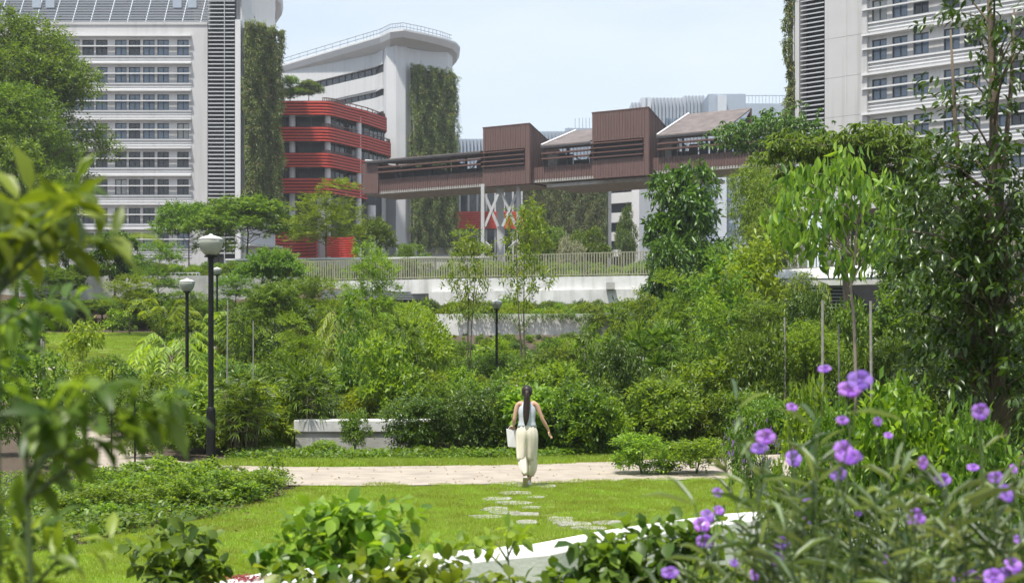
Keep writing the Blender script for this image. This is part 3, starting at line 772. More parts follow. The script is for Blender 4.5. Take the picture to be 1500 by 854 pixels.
for h_ in (.55, 1.1): m.tube([(p[0], p[1], zt_ + .65 + h_) for p in rl], .05, 4)
for i in range(8):
    for k in range(5):
        t = k / 5; m.tube([(rl[i][0] * (1 - t) + rl[i + 1][0] * t, rl[i][1] * (1 - t) + rl[i + 1][1] * t, zt_ + .55 + q) for q in (0, 1.2)], .035, 4)
m.build('railing', LOUV, TW)
S2 = Fac(D, E)
m = MB()
S2.box(m, S2.L * .03, S2.L * .09, DECKZ, Z(100, 216), .3, 1.0)
for k in range(30): S2.box(m, S2.L * (.1 + .03 * k), S2.L * (.1 + .03 * k) + .12, DECKZ, Z(330, 216), .5, .62)
m.build('trellis', STEEL, TW)
m = MB(); S2.box(m, S2.L * .09, S2.L * 1.0, Z(365, 216), Z(108, 216), .1, .3); S2.box(m, .2, S2.L * 1.0, DECKZ, Z(365, 216) - .01, .1, .2); m.build('panel', DARK, TW)
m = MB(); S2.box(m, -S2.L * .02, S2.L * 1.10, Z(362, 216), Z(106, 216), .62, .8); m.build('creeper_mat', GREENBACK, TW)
living_wall(TW, S2, -S2.L * .06, S2.L * 1.14, Z(368, 216), Z(96, 216), 11000, 6, d0=1.1)

# ---- red building
YR = 190
RB = empty('red_building', (X(480, YR), YR + 6, DECKZ), 'red building wrapped in curved slatted balcony bands with dark glazing between', 'building', 'buildings round the garden')
def rpath(pe, ext=0, y0=YR):
    """plan line of a balcony edge: flat front then turning away to column pe"""
    pts = [(X(380, y0), y0), (X(430, y0), y0), (X(472, y0), y0), (X(480, y0 + .2), y0 + .2), (X(487, y0 + .7), y0 + .7), (X(494, y0 + 1.6), y0 + 1.6), (X(502, y0 + 2.8), y0 + 2.8), (X(512, y0 + 4.3), y0 + 4.3), (X(538, y0 + 8), y0 + 8)]
    pts = [p for p in pts if p[0] < X(pe, y0) - .5]
    ye = y0 + (pe - 486) / 80 * 13.5 if pe > 486 else y0
    pts += [(X(pe - 4, ye - .6), ye - .6), (X(pe, ye + .1), ye + .1), (X(pe + .5, ye + 1.2), ye + 1.2), (X(pe - 3, ye + 4), ye + 4)]
    return pts
def band(pt, pb, pe, n=5, zref=YR):
    m = MB(); z0 = Z(pb, zref); z1 = Z(pt, zref); P = rpath(pe); h = (z1 - z0) / n
    for k in range(n):
        z = z0 + k * h; m.strip(P, z + .04, z + h * .60, .45)
    m.v, m.f, bk = m.v, m.f, None
    m.build('balcony_band', RED, RB)
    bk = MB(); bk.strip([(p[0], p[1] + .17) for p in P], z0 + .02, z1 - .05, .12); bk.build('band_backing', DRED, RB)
    f = MB(); f.strip([(p[0], p[1] + .3) for p in P], z0 + .15, z0 + .45, 4.0); f.build('floor_slab', CONC, RB)
band(147, 168.5, 566); band(185, 207, 572); band(223, 245, 535); band(260, 283, 535)
m = MB()
P2 = [(p[0], p[1] + 3.0) for p in rpath(560)]
m.strip(P2, Z(187, YR), Z(167, YR), .3); m.strip([(p[0], p[1] + 2.6) for p in rpath(566)], Z(225, YR), Z(205, YR), .3)
m.strip([(p[0], p[1] + 3.0) for p in rpath(528)], Z(262, YR), Z(243, YR), .3); m.strip([(p[0], p[1] + 3.0) for p in rpath(528)], Z(298, YR), Z(281, YR), .3)
m.build('glazing', GLASSD, RB)
m = MB()
for (a, b, pe, q) in ((187, 167, 560, 3.0), (225, 205, 566, 2.6), (262, 243, 528, 3), (298, 281, 528, 3)):
    P = [(p[0], p[1] + q) for p in rpath(pe)]
    for i in range(len(P) - 2):
        L_ = math.hypot(P[i + 1][0] - P[i][0], P[i + 1][1] - P[i][1]); n = max(1, int(L_ / 1.3))
        for k in range(n):
            t = k / n; x = P[i][0] * (1 - t) + P[i + 1][0] * t; y = P[i][1] * (1 - t) + P[i + 1][1] * t
            m.box(x - .05, x + .05, y - .1, y - .01, Z(a, YR), Z(b, YR))
m.build('mullion', FRAME, RB)
m = MB()
for px_ in (426, 478, 517): m.lathe([(.4, 0), (.4, Z(160, YR) - DECKZ)], (X(px_, YR), YR + 1.4 + max(0, (px_ - 480) * .15), DECKZ), 12)
for px_ in (400, 472, 533): m.lathe([(.62, 0), (.62, Z(290, YR) - DECKZ)], (X(px_, YR), YR - .5 + max(0, (px_ - 480) * .2), DECKZ), 14)
m.build('column', TRIM, RB)
m = MB()
for (pt, pb, pe, q) in ((142, 148, 563, .5), (180, 186, 570, .5), (219, 225, 533, .5)):   # timber handrails
    P = [(p[0], p[1] + q) for p in rpath(pe)][2:]
    z1 = Z(pt, YR); m.strip(P, z1 - .12, z1, .12)
    for i in range(len(P) - 1):
        for k in range(3):
            t = k / 3; x = P[i][0] * (1 - t) + P[i + 1][0] * t; y = P[i][1] * (1 - t) + P[i + 1][1] * t
            m.box(x - .05, x + .05, y + .01, y + .1, Z(pb, YR), z1)
m.build('handrail', BROWN2, RB)
m = MB()   # body behind glass, and the upper roof terrace
m.prism([(X(380, YR), YR + 5), (X(482, YR), YR + 5), (X(535, YR), YR + 13), (X(535, YR), YR + 24), (X(380, YR), YR + 24)], DECKZ, Z(162, YR)); m.build('interior', DARK, RB)
m = MB()   # low curved slatted walls at the foot
for (pa, pb_, t, b) in ((393, 463, 340, 384), (478, 521, 348, 378)):
    Pp = [(X(pa + (pb_ - pa) * k / 8, YR - 3) , YR - 3 + 2.2 * math.sin(k / 8 * 3.1)) for k in range(9)]
    z0, z1 = Z(b, YR), Z(t, YR); n = 9; h = (z1 - z0) / n
    for k in range(n):
        a = [z0 + k * h + .03 + .25 * h * 0 for _ in Pp]
        m.strip(Pp, z0 + k * h + .03, z0 + (k + .72) * h, .25)
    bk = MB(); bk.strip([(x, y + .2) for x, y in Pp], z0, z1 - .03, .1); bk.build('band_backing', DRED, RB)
m.build('slatted_wall', RED, RB)
# planting on its roof
for (px_, top, wd, lab) in ((425, 112, 50, 'bushy tree on the flat roof of the red building, leftmost'), (452, 118, 44, 'bushy tree on the flat roof of the red building, to the right of another')):
    place('densem', px_, 199, top, wd, lab, 'trees on the red roof', z0=Z(158, 199))
place('shrub', 500, 196, 178, 20, 'low plants spilling over the second red balcony band', z0=Z(188, 196))

# ---- bridge
F3 = Fac((X(533, 176), 176), (X(1180, 146), 146))
BR = empty('footbridge', F3.pt(F3.L / 2, Z(268, 165)), 'long brown covered footbridge with box-shaped louvred bays crossing high over the garden', 'footbridge')
zb = F3.z(700, 274)
def zc(px, py): return F3.z(px, py)
DP = 6.6
m = MB(); F3.box(m, F3.u(533), F3.u(1180), zb, zb + .35, -DP, 0); m.build('deck', CONC, BR)
# lower ribbed panels
m = MB(); segs = [(533, 556, 238), (556, 708, 262), (797, 867, 246), (966, 1180, 231)]
zp = zb + 1.75
F3.box(m, F3.u(556), F3.u(1180), zb + .353, zp, -.2, .02)
F3.box(m, F3.u(533), F3.u(556), zb + .1, zc(545, 240), -DP + .1, .3)
uu = F3.u(557)
while uu < F3.u(1179): F3.box(m, uu, uu + .08, zb + .1, zp + .03, .023, .09); uu += .32
m.build('side_panel', BROWN, BR)
m = MB(); F3.box(m, F3.u(556), F3.u(1180), zb + .36, zb + 4.9, -DP, -DP + .15) if False else None
# rear and front posts, X trusses and fins
posts = MB()
for a, b, zt_off in ((557, 708, 0), (797, 867, 0), (966, 1180, 0)):
    ua, ub = F3.u(a), F3.u(b); zt2 = zb + 3.95; fins = MB()
    for k, (zf) in enumerate((zp + .75, zp + 1.35)):
        F3.box(fins, ua, ub, zf, zf + .16, .1, .6)
    F3.box(fins, ua, ub, zt2 - .32, zt2 - .02, -.1, .35)
    fins.build('fin', BROWN2, BR)
    n = int((ub - ua) / 2.4)
    for k in range(n + 1):
        u = ua + (ub - ua) * k / n
        F3.box(posts, u - .09, u + .09, zp + .003, zt2 - .33, -.25, -.05); F3.box(posts, u - .09, u + .09, zb + .36, zt2, -DP + .05, -DP + .25)
        F3.box(posts, u - .05, u + .05, zp, zt2 - .35, .0, .12)
        if k < n:
            u2 = ua + (ub - ua) * (k + 1) / n
            for (q, w_) in (((u, zp), (u2, zt2)), ((u, zt2), (u2, zp))):
                posts.tube([F3.pt(q[0], q[1], -DP + .15), F3.pt(w_[0], w_[1], -DP + .15)], .08, 4)
posts.build('truss', DARK, BR)
m = MB(); F3.box(m, F3.u(557), F3.u(1180), zb + .355, zp - .1, -DP + .05, -DP + .2); F3.box(m, F3.u(557), F3.u(1180), zp - .1 + .003, zp + .75, -DP + .3, -DP + .35); m.build('parapet', BROWN, BR)
# dark boards added in mid-depth to block the sky, leaving chinks of light
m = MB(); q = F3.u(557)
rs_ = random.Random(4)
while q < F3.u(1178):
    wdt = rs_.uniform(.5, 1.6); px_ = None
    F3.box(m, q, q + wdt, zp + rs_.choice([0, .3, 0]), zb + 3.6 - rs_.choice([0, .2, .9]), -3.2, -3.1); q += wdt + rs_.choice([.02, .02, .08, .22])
m.build('sky_blocker', DARK, BR)
# roofs: front eave low, ridge at the back
def roof(a, b, ze, zr_, cutl=0, cutr=0):
    m = MB(); ua, ub = F3.u(a), F3.u(b)
    m.hexa([F3.pt(ua, ze, .75), F3.pt(ub, ze, .75), F3.pt(ub - cutr, zr_, -DP - .2), F3.pt(ua + cutl, zr_, -DP - .2),
            F3.pt(ua, ze + .14, .75), F3.pt(ub, ze + .14, .75), F3.pt(ub - cutr, zr_ + .14, -DP - .2), F3.pt(ua + cutl, zr_ + .14, -DP - .2)])
    m.build('roof', ROOFB, BR)
    e = MB(); F3.box(e, ua, ub, ze - .22, ze - .005, .55, .78); e.build('eave_beam', DARK, BR)
    g = MB(); g.tube([F3.pt(ua + .05, ze + .2, .75), F3.pt(ua + cutl + .05, zr_ + .2, -DP - .2)], .11, 4); g.build('roof_edge', TRIM, BR)
roof(540, 709, zb + 3.95, zb + 4.5)
roof(797, 868, zb + 3.95, zb + 6.6, cutl=.3)
roof(966, 1065, zb + 3.95, zb + 7.3, cutl=.3)
roof(1065, 1180, zb + 3.95, zb + 4.6)
m = MB(); F3.poly(m, [(F3.u(1040), zb + 4.1), (F3.u(1066), zb + 4.1), (F3.u(1066), zb + 7.3)], -DP - .1, -DP + .1); m.build('gable', BROWN, BR)
# box bays: shed top falling to the back
def bay(a, b, pt_l, pt_r, drop):
    ua, ub = F3.u(a) + .55, F3.u(b) + .5; z0 = zb - .15; zf = zc((a + b) / 2, (pt_l + pt_r) / 2); d = .9
    zw0 = zp + .15; zw1 = zb + 3.95
    m = MB()
    F3.box(m, ua, ub, z0, zw0, -.1, d)                                           # under-sill
    F3.box(m, ua, ub, zw1, zf, -.1, d)                                           # big upper panel
    F3.box(m, ub - .35, ub, zw0 + .003, zw1 - .003, -.1, d); 
    u = ua + .1
    while u < ub - .05: F3.box(m, u, u + .07, zw1 + .02, zf - .02, d + .003, d + .06); F3.box(m, u, u + .07, z0, zw0 - .02, d + .003, d + .05); u += .34
    m.build('front_panel', BROWN, BR)
    m = MB()
    m.add([F3.pt(ub + .002, z0, d), F3.pt(ub + .002, z0, -DP - .3), F3.pt(ub + .002, zf - drop, -DP - .3), F3.pt(ub + .002, zf, d),
           F3.pt(ub + .3, z0, d), F3.pt(ub + .3, z0, -DP - .3), F3.pt(ub + .3, zf - drop, -DP - .3), F3.pt(ub + .3, zf, d)],
          [(3, 2, 1, 0), (4, 5, 6, 7), (0, 1, 5, 4), (1, 2, 6, 5), (2, 3, 7, 6), (3, 0, 4, 7)])
    for k in range(20):
        t = (k + .5) / 20; dd = d - t * (DP + .3 + d); F3.box(m, ub + .303, ub + .35, z0 + .02, zf - drop * t - .12, dd - .04, dd + .04)
    m.add([F3.pt(ua - .002, z0 + .4, d), F3.pt(ua - .002, z0 + .4, -DP - .3), F3.pt(ua - .002, zf - drop, -DP - .3), F3.pt(ua - .002, zf, d),
           F3.pt(ua - .2, z0 + .4, d), F3.pt(ua - .2, z0 + .4, -DP - .3), F3.pt(ua - .2, zf - drop, -DP - .3), F3.pt(ua - .2, zf, d)],
          [(3, 2, 1, 0), (4, 5, 6, 7), (0, 1, 5, 4), (1, 2, 6, 5), (2, 3, 7, 6), (3, 0, 4, 7)])
    m.build('end_panel', BROWN, BR)
    m = MB(); m.hexa([F3.pt(ua - .25, zf, d + .05), F3.pt(ub + .36, zf, d + .05), F3.pt(ub + .36, zf - drop, -DP - .35), F3.pt(ua - .25, zf - drop, -DP - .35),
                      F3.pt(ua - .25, zf + .1, d + .05), F3.pt(ub + .36, zf + .1, d + .05), F3.pt(ub + .36, zf - drop + .1, -DP - .35), F3.pt(ua - .25, zf - drop + .1, -DP - .35)])
    m.build('bay_roof', BROWN2, BR)
    m = MB()
    for k in range(4): F3.box(m, ua - .3, ub - .3, zw0 + .2 + k * .52, zw0 + .32 + k * .52, .75, 1.2)
    m.build('fin', BROWN2, BR)
    m = MB(); F3.box(m, ua + .02, ub - .37, zw0 + .003, zw1 - .003, -.06, .2); m.build('recess', DARK, BR)
bay(710, 773, 191, 183, 2.7); bay(869, 946, 169, 160, 2.9)
m = MB(); F3.box(m, F3.u(797), F3.u(1018), zb - .55, zb - .16, -DP - 1.5, -.6); m.build('soffit_beam', CONC, BR)

def pylon(px0, px1, Yp, top, label, n=3):
    P = empty('bridge_pier', (X((px0 + px1) / 2, Yp), Yp, DECKZ), label, 'bridge pier', 'bridge piers')
    m = MB(); xs_ = [X(px0 + (px1 - px0) * k / (n - 1), Yp + (2.2 if k == 1 and n == 3 else 0)) for k in range(n)]
    for k, x in enumerate(xs_):
        w_ = .42 if k == 1 and n == 3 else .2; yy = Yp + (2.2 if k == 1 and n == 3 else 0)
        m = MB(); m.box(x - w_, x + w_, yy - .3, yy + .3, DECKZ - .5, top); m.build('column', STEEL, P)
    b = MB()
    for k in range(n - 1):
        a_, c_ = xs_[k] + .25, xs_[k + 1] - .25
        for (z0, z1) in ((Z(332, Yp), Z(285, Yp)),):
            b.tube([(a_, Yp, z0), (c_, Yp, z1)], .2, 4); b.tube([(a_, Yp + .05, z1), (c_, Yp + .05, z0)], .2, 4)
        b.tube([(xs_[k] if k == 0 else xs_[k + 1], Yp, Z(352, Yp)), ((a_ + c_) / 2, Yp, Z(364, Yp))], .2, 4)
    b.build('brace', STEEL, P)
pylon(707, 759, 165, zb + .05, 'grey steel pier with crossed braces under the first box bay of the bridge')
pylon(968, 1004, 157, zb + .05, 'grey steel pier with crossed braces under the right part of the bridge', 2)

# ---- block under and behind the bridge with red band and creeper wall
BK = empty('low_block', (X(760, 235), 240, DECKZ), 'dark glazed block with a red slatted band seen between the piers under the bridge', 'building', 'buildings round the garden')
F5 = Fac((X(640, 236), 236), (X(822, 236), 236))
m = MB(); F5.box(m, 0, F5.L + 8, DECKZ, Z(262, 236), -14, -.5); m.build('glazing', GLASSD, BK)
m = MB()
for k in range(8):
    z = Z(335, 236) + k * .36; F5.box(m, F5.u(640), F5.u(816), z, z + .27, 0, .3)
m.build('balcony_band', RED, BK)
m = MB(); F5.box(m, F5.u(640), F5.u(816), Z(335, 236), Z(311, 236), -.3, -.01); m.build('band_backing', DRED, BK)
m = MB()
for p in range(672, 822, 13): F5.box(m, F5.u(p), F5.u(p) + .3, DECKZ, Z(262, 236), -.45, -.2)
m.build('mullion', STEEL, BK)
F6 = Fac((X(774, 230), 230), (X(892, 222), 222))
GW = empty('creeper_block', (X(830, 228), 234, DECKZ), 'block covered by a dull green creeper wall under the middle of the bridge', 'building', 'buildings round the garden')
m = MB(); F6.box(m, 0, F6.L - .1, DECKZ, Z(250, 226), -1, 0); m.build('wall', CONC, GW)
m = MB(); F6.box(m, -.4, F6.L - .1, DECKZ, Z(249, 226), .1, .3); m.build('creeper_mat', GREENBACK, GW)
living_wall(GW, F6, -.5, F6.L - .3, DECKZ + .5, Z(247, 226), 8500, 9, d0=.5, ragged=False, mat='wall')
F7 = Fac((X(888, 232), 232), (X(928, 229), 229))
WB = empty('striped_block', (X(908, 240), 243, DECKZ), 'narrow white block with dark window bands to the right of the creeper-covered block', 'building', 'buildings round the garden')
m = MB()
F7.box(m, 0, F7.L, DECKZ, Z(220, 231), -15, -.6); m.build('window_band', GLASSD, WB)
m = MB()
for t, b in ((215, 268), (283, 298), (312, 326), (340, 353), (366, 376)): F7.box(m, 0, F7.L - .1, Z(b, 231), Z(t, 231), -.6 + .003, 0)
m.build('wall', TRIM, WB)
m = MB(); F7.box(m, F7.L, F7.L + 1.4, DECKZ, Z(220, 231), -14, .6); m.build('column', TRIM, WB)

# ---- towers far behind, distance haze tinted into their colour
def fintower(px0, px1, top, Yt, label, fins=True, steps=None, mat=BGW):
    T_ = empty('distant_tower', (X((px0 + px1) / 2, Yt), Yt + 8, DECKZ), label, 'building', 'distant towers')
    m = MB()
    for (a, b, t) in (steps or [(px0, px1, top)]): m.box(X(a, Yt), X(b, Yt) - .01, Yt, Yt + 18, DECKZ, Z(t, Yt))
    m.build('wall', mat, T_)
    if fins:
        m = MB(); p = px0
        while p < px1:
            t = [s_[2] for s_ in (steps or [(px0, px1, top)]) if s_[0] <= p < s_[1]][0]
            m.box(X(p, Yt), X(p + 1.6, Yt), Yt - .7, Yt - .003, DECKZ, Z(t, Yt)); p += 5.2
        m.build('fin', BGG, T_)
    return T_
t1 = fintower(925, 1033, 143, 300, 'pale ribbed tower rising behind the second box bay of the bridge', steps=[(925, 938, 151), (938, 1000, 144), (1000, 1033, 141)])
m = MB()
for k in range(5): m.box(X(976 + k * 4, 299), X(978.6 + k * 4, 299), 298.7, 299.2, Z(190, 299), Z(174, 299))
m.build('window', GLASS, t1)
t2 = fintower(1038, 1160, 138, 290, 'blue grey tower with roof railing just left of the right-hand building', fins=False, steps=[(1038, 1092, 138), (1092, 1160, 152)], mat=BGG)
m = MB(); m.box(X(1051, 289), X(1064, 289), 288.6, 289.9, DECKZ, Z(140, 289)); m.build('column', BGW, t2)
for p in (940, 948): m = MB(); m.box(X(p, 299), X(p + 5, 299), 298.2, 299.2, DECKZ, Z(144, 299)); m.build('column', BGW, t1)
m = MB()
for k in range(14): m.box(X(1092 + k * 5, 290), X(1092.5 + k * 5, 290), 290.2, 290.4, Z(152, 290), Z(140, 290))
m.box(X(1092, 290), X(1160, 290), 290.2, 290.4, Z(140.6, 290), Z(139.6, 290)); m.build('railing', BGG, t2)
m = MB()
for p in (1060, 1085, 1110, 1135):
    for z in range(172, 340, 22): m.box(X(p, 289), X(p + 18, 289), 289.7, 289.95, Z(z + 12, 289), Z(z, 289))
m.build('window_band', GLASS, t2)
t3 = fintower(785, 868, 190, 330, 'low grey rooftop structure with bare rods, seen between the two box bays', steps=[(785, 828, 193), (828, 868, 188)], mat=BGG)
m = MB()
for p in (842, 848, 853, 858, 863): m.box(X(p, 330), X(p + 1, 330), 330, 330.3, Z(188, 330), Z(176 - (p % 5), 330))
m.build('rod', BGG, t3)
fintower(655, 712, 204, 320, 'distant grey louvred block just left of the first box bay', steps=[(655, 712, 204)], mat=BGG)
fintower(405, 440, 90, 300, 'distant pale block showing in the gap beside the white tower', fins=False) if False else None

# ---- right building
F8 = Fac((X(1150, 126), 126), (X(1620, 108), 108))
RBd = empty('office_building', F8.pt(F8.u(1400), DECKZ, -8), 'large pale grey building at right with big square windows and louvres', 'building', 'buildings round the garden')
zw = [F8.z(1288, p) for p in (15, 73, 133, 191, 249)]; dzr = zw[0] - zw[1]
zw = [zw[0] + dzr * k for k in (1, 0)] + zw[1:]
zw = [F8.z(1288, 73) + dzr * k for k in (2, 1, 0, -1, -2, -3)]
colr = [1288, 1318, 1349, 1394, 1424, 1463, 1493, 1536, 1566]
zbot = F8.z(1300, 296)
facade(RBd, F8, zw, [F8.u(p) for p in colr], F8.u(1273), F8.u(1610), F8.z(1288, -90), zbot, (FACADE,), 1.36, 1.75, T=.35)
m = MB(); F8.box(m, F8.u(1211), F8.u(1272.6), zbot, F8.z(1288, -90), -.5, .35)
F8.box(m, F8.u(1167), F8.u(1173), DECKZ, F8.z(1288, -90), -1, .3)
F8.box(m, F8.u(1174), F8.u(1610), zbot - .5, zbot - .003, -12, .5)
m.build('corner_wall', FACADE, RBd)
m = MB()
for py_ in (55, 113, 171, 229): F8.box(m, F8.u(1211), F8.u(1272), F8.z(1240, py_), F8.z(1240, py_) + .03, .353, .36)
F8.box(m, F8.u(1243), F8.u(1243) + .04, zbot, F8.z(1288, -90), .353, .36)
m.build('panel_joint', CONC, RBd)
m = MB(); zz = zbot
while zz < F8.z(1288, -80):
    m.hexa([F8.pt(F8.u(1175), zz, .3), F8.pt(F8.u(1209.5), zz, .3), F8.pt(F8.u(1209.5), zz + .1, -.1), F8.pt(F8.u(1175), zz + .1, -.1),
            F8.pt(F8.u(1175), zz + .1, .3), F8.pt(F8.u(1209.5), zz + .1, .3), F8.pt(F8.u(1209.5), zz + .2, -.1), F8.pt(F8.u(1175), zz + .2, -.1)]); zz += .40
m.build('louvre_strip', LOUVW, RBd)
m = MB(); F8.box(m, F8.u(1174), F8.u(1610), zbot, F8.z(1288, -90), -12, -.9); F8.box(m, F8.u(1200), F8.u(1600), DECKZ, zbot - .51, -12, -4); m.build('interior', DARK, RBd)
m = MB()
for p in (1190, 1300, 1420, 1540): F8.box(m, F8.u(p), F8.u(p) + .8, DECKZ, zbot - .503, -2.5, -1.7)
m.build('column', CONC, RBd)
m = MB(); F8.box(m, F8.u(1151), F8.u(1158), DECKZ, F8.z(1288, -90), -3, -.4); F8.box(m, F8.u(1163), F8.u(1165), DECKZ, F8.z(1288, -90), -1, .2)
m.build('trellis', STEEL, RBd)
F8b = Fac((X(1146, 130), 130), (X(1158, 125.5), 125.5))
living_wall(RBd, F8, F8.u(1149.5), F8.u(1166), F8.z(1160, 300), F8.z(1160, -60), 1500, 15, d0=-.2, ragged=False, L=.25, mat='wall')
# ================================================================ walls, fences and other garden furniture
def ppath(lst): return [(X(px, Y), Y) for px, Y in lst]
# upper white parapet wall
UW = empty('parapet_wall', (X(760, 86), 86, 5.2), 'long white concrete parapet wall carrying the pale picket fence above the planted bank', 'wall', 'pale garden walls')
P = ppath([(430, 91.5), (560, 89.5), (627, 88), (700, 87), (800, 85.6), (900, 84.4), (1000, 83.4)])
m = MB(); m.strip(P, Z(428, 86), 6.62, .35); m.build('wall', PALECONC, UW)
P2 = ppath([(628, 87.6), (700, 86.6), (800, 85.2), (900, 84.0), (1000, 83.0)])
m = MB(); m.strip(P2, Z(446, 86), Z(426, 86), .45); m.build('base', PALECONC, UW)
m = MB()
for k in range(5): m.box(X(470, 88.5), X(626, 88.2), 88.6 - .05, 88.9, Z(436, 88) + k * .11 - .1, Z(436, 88) + k * .11 - .04)
m.box(X(470, 88.5), X(626, 88.2), 89.3, 89.4, 4.6, Z(424, 88)); m.build('louvre', LOUV, UW)
m = MB(); m.box(X(888, 84), X(900, 84), 83.6, 84.1, Z(424, 84), Z(414, 84)); m.build('lamp_box', CONC, UW)
# lower white wall
LW = empty('planter_wall', (X(770, 75), 75, 2.9), 'low stained white planter wall with vines hanging over it, below the long parapet wall', 'wall', 'pale garden walls')
P = ppath([(638, 75.6), (639.5, 75.05), (645, 74.9), (720, 74.8), (800, 75.0), (860, 75.8), (905, 77.2), (940, 79.5)])
m = MB(); m.strip(P, 2.3, [Z(460, 75)] * 5 + [Z(459, 75), Z(457, 76), Z(456, 77)], .35); m.build('wall', PALECONC, LW)
s = Leaves(41)
n = 900; u = s.r.random(n); q = u * 6; i = np.minimum(q.astype(int), 5); f = q - i
PA = np.array(P[1:]); px_ = PA[i, 0] * (1 - f) + PA[i + 1, 0] * f; py_ = PA[i, 1] * (1 - f) + PA[i + 1, 1] * f
ln = .15 + .75 * np.clip(np.sin(u * 19) * np.sin(u * 43 + 2), 0, 1) ** 1.5 + .45 * (np.abs(u - .72) < .015)
keep = u > .22
zt_ = Z(459, 75) + .1 - ln * s.r.random(n) * 1.1
pos = np.stack([px_, py_ - .08 - .1 * s.r.random(n), zt_], 1)[keep]
s.sprigs(pos, np.tile([0, -.4, -.6], (len(pos), 1)) + s.r.normal(0, .3, pos.shape), .25, 5, .13, .05, 1, .5)
o = bpy.data.objects.new('hanging_vine', s.mesh('hanging_vine', LF['mid'])); COL.objects.link(o); o.parent = LW; o.location = -LW.location
# left grey retaining wall
GWl = empty('retaining_wall', (X(230, 89), 89, 5.5), 'weathered grey retaining wall behind the small trees at the left', 'wall', 'pale garden walls')
m = MB(); m.strip(ppath([(-80, 90), (100, 88.5), (250, 88), (400, 89), (440, 90)]), 3.5, 6.85, .4); m.build('wall', CONC, GWl)
GW2 = empty('planter_kerb', (X(570, 118), 118, 6.5), 'thin white planter edge in front of the red building and white tower', 'wall', 'pale garden walls')
m = MB(); m.strip(ppath([(330, 99), (470, 98), (600, 97), (720, 96)]), 6.3, Z(379, 97), .5); m.build('wall', CONC, GW2)
m = MB(); m.strip(ppath([(330, 98.9), (470, 97.9), (600, 96.9), (720, 95.9)]), Z(379, 97) + .003, Z(376.5, 97), .8); m.build('coping', TRIM, GW2)
# right white parapet with louvres
RW = empty('parapet_wall', (X(1240, 71), 71, 4.0), 'white leaning parapet over dark louvres at the right, behind the young staked tree', 'wall', 'pale garden walls')
m = MB()
Pb = ppath([(1095, 74), (1150, 72), (1240, 70), (1330, 69), (1400, 68)])
zb1 = [Z(409, 72), Z(408, 72), Z(407, 70), Z(404, 69), Z(402, 68)]; zt1 = [Z(398, 74), Z(394, 72), Z(389, 70), Z(382, 69), Z(378, 68)]
vs = []
for (x, y), a, b in zip(Pb, zb1, zt1): vs += [(x, y, a), (x, y + .9, b), (x, y + 1.2, b), (x, y + .5, a)]
fs = [(0, 1, 2, 3), (16, 17, 18, 19)]
for i in range(4):
    for j in range(4): fs.append((4 * i + j, 4 * i + 4 + j, 4 * i + 4 + (j + 1) % 4, 4 * i + (j + 1) % 4))
m.add(vs, fs); m.build('wall', WHITE, RW)
m = MB(); m.strip([(x, y + .05) for x, y in Pb], [a - .36 for a in zb1], [a - .004 for a in zb1], .5); m.build('beam', PALECONC, RW)
m = MB()
for k in range(7): m.box(X(1162, 71), X(1238, 71), 70.9, 71.3, Z(420, 71) - k * .17 - .05, Z(420, 71) - k * .17 + .02)
m.build('louvre', LOUV, RW); m = MB(); m.box(X(1150, 71), X(1330, 71), 71.5, 71.7, 2.4, Z(417, 71)); m.build('recess', DARK, RW)
m = MB(); m.tube([(X(1180, 96), 96, Z(366, 96)), (X(1290, 92), 92, Z(356, 92)), (X(1420, 88), 88, Z(344, 88))], .13, 5)
m.tube([(X(1180, 96), 95, Z(360, 96)), (X(1290, 92), 91, Z(350, 92)), (X(1420, 88), 87, Z(340, 88))], .09, 5); ro = m.build('ramp_rail', TRIM); tagd(ro, 'pair of white sloping rails behind the right picket fence', 'railing')

def fence(name, pts, z0, zt, pitch, label, mat, pw=.035, post=2.4):
    F_ = empty(name, (*pts[len(pts) // 2], z0 if not hasattr(z0, '__len__') else z0[0]), label, 'fence', 'metal picket fences')
    P = np.array(pts); d = np.r_[0, np.cumsum(np.hypot(*np.diff(P, axis=0).T))]
    zz0 = z0 if hasattr(z0, '__len__') else [z0] * len(pts); zz1 = zt if hasattr(zt, '__len__') else [zt] * len(pts)
    at = lambda t: (float(np.interp(t, d, P[:, 0])), float(np.interp(t, d, P[:, 1])), float(np.interp(t, d, zz0)), float(np.interp(t, d, zz1)))
    m = MB(); t = 0
    while t < d[-1]:
        x, y, a, b = at(t); m.box(x - pw, x + pw, y - .02, y + .02, a + .06, b - .02); t += pitch
    m.build('picket_panel', mat, F_)
    m = MB(); t = 0
    m.strip(pts, [a + .08 for a in zz0], [a + .13 for a in zz0], .05); m.strip(pts, [b - .03 for b in zz1], [b + .02 for b in zz1], .06); m.build('rail', mat, F_)
    while t < d[-1]:
        x, y, a, b = at(t); q = MB(); q.box(x - .05, x + .05, y + .07, y + .16, a - .05, b); q.build('post', mat, F_); t += post
    return F_
fence('picket_fence', ppath([(440, 91.8), (560, 89.8), (627, 88.3), (700, 87.3), (800, 85.9), (900, 84.7), (1000, 83.7)]), 6.64, [7.95, 7.95, 7.97, 8.0, 8.02, 8.05, 8.08], .165, 'long pale bronze picket fence standing on the white parapet wall across the middle', FENCE)
fence('picket_fence', ppath([(1090, 79), (1160, 77.5), (1260, 75.5), (1370, 73.5), (1500, 72)]), [6.5, 6.55, 6.6, 6.7, 6.8], [8.1, 8.2, 8.3, 8.35, 8.4], .19, 'grey picket fence above the leaning white parapet at the right', FENCE, .03)
fence('picket_fence', ppath([(238, 89), (292, 88.6)]), 6.4, 7.05, .28, 'short grey metal fence on the grey retaining wall at the left', STEEL, .02)

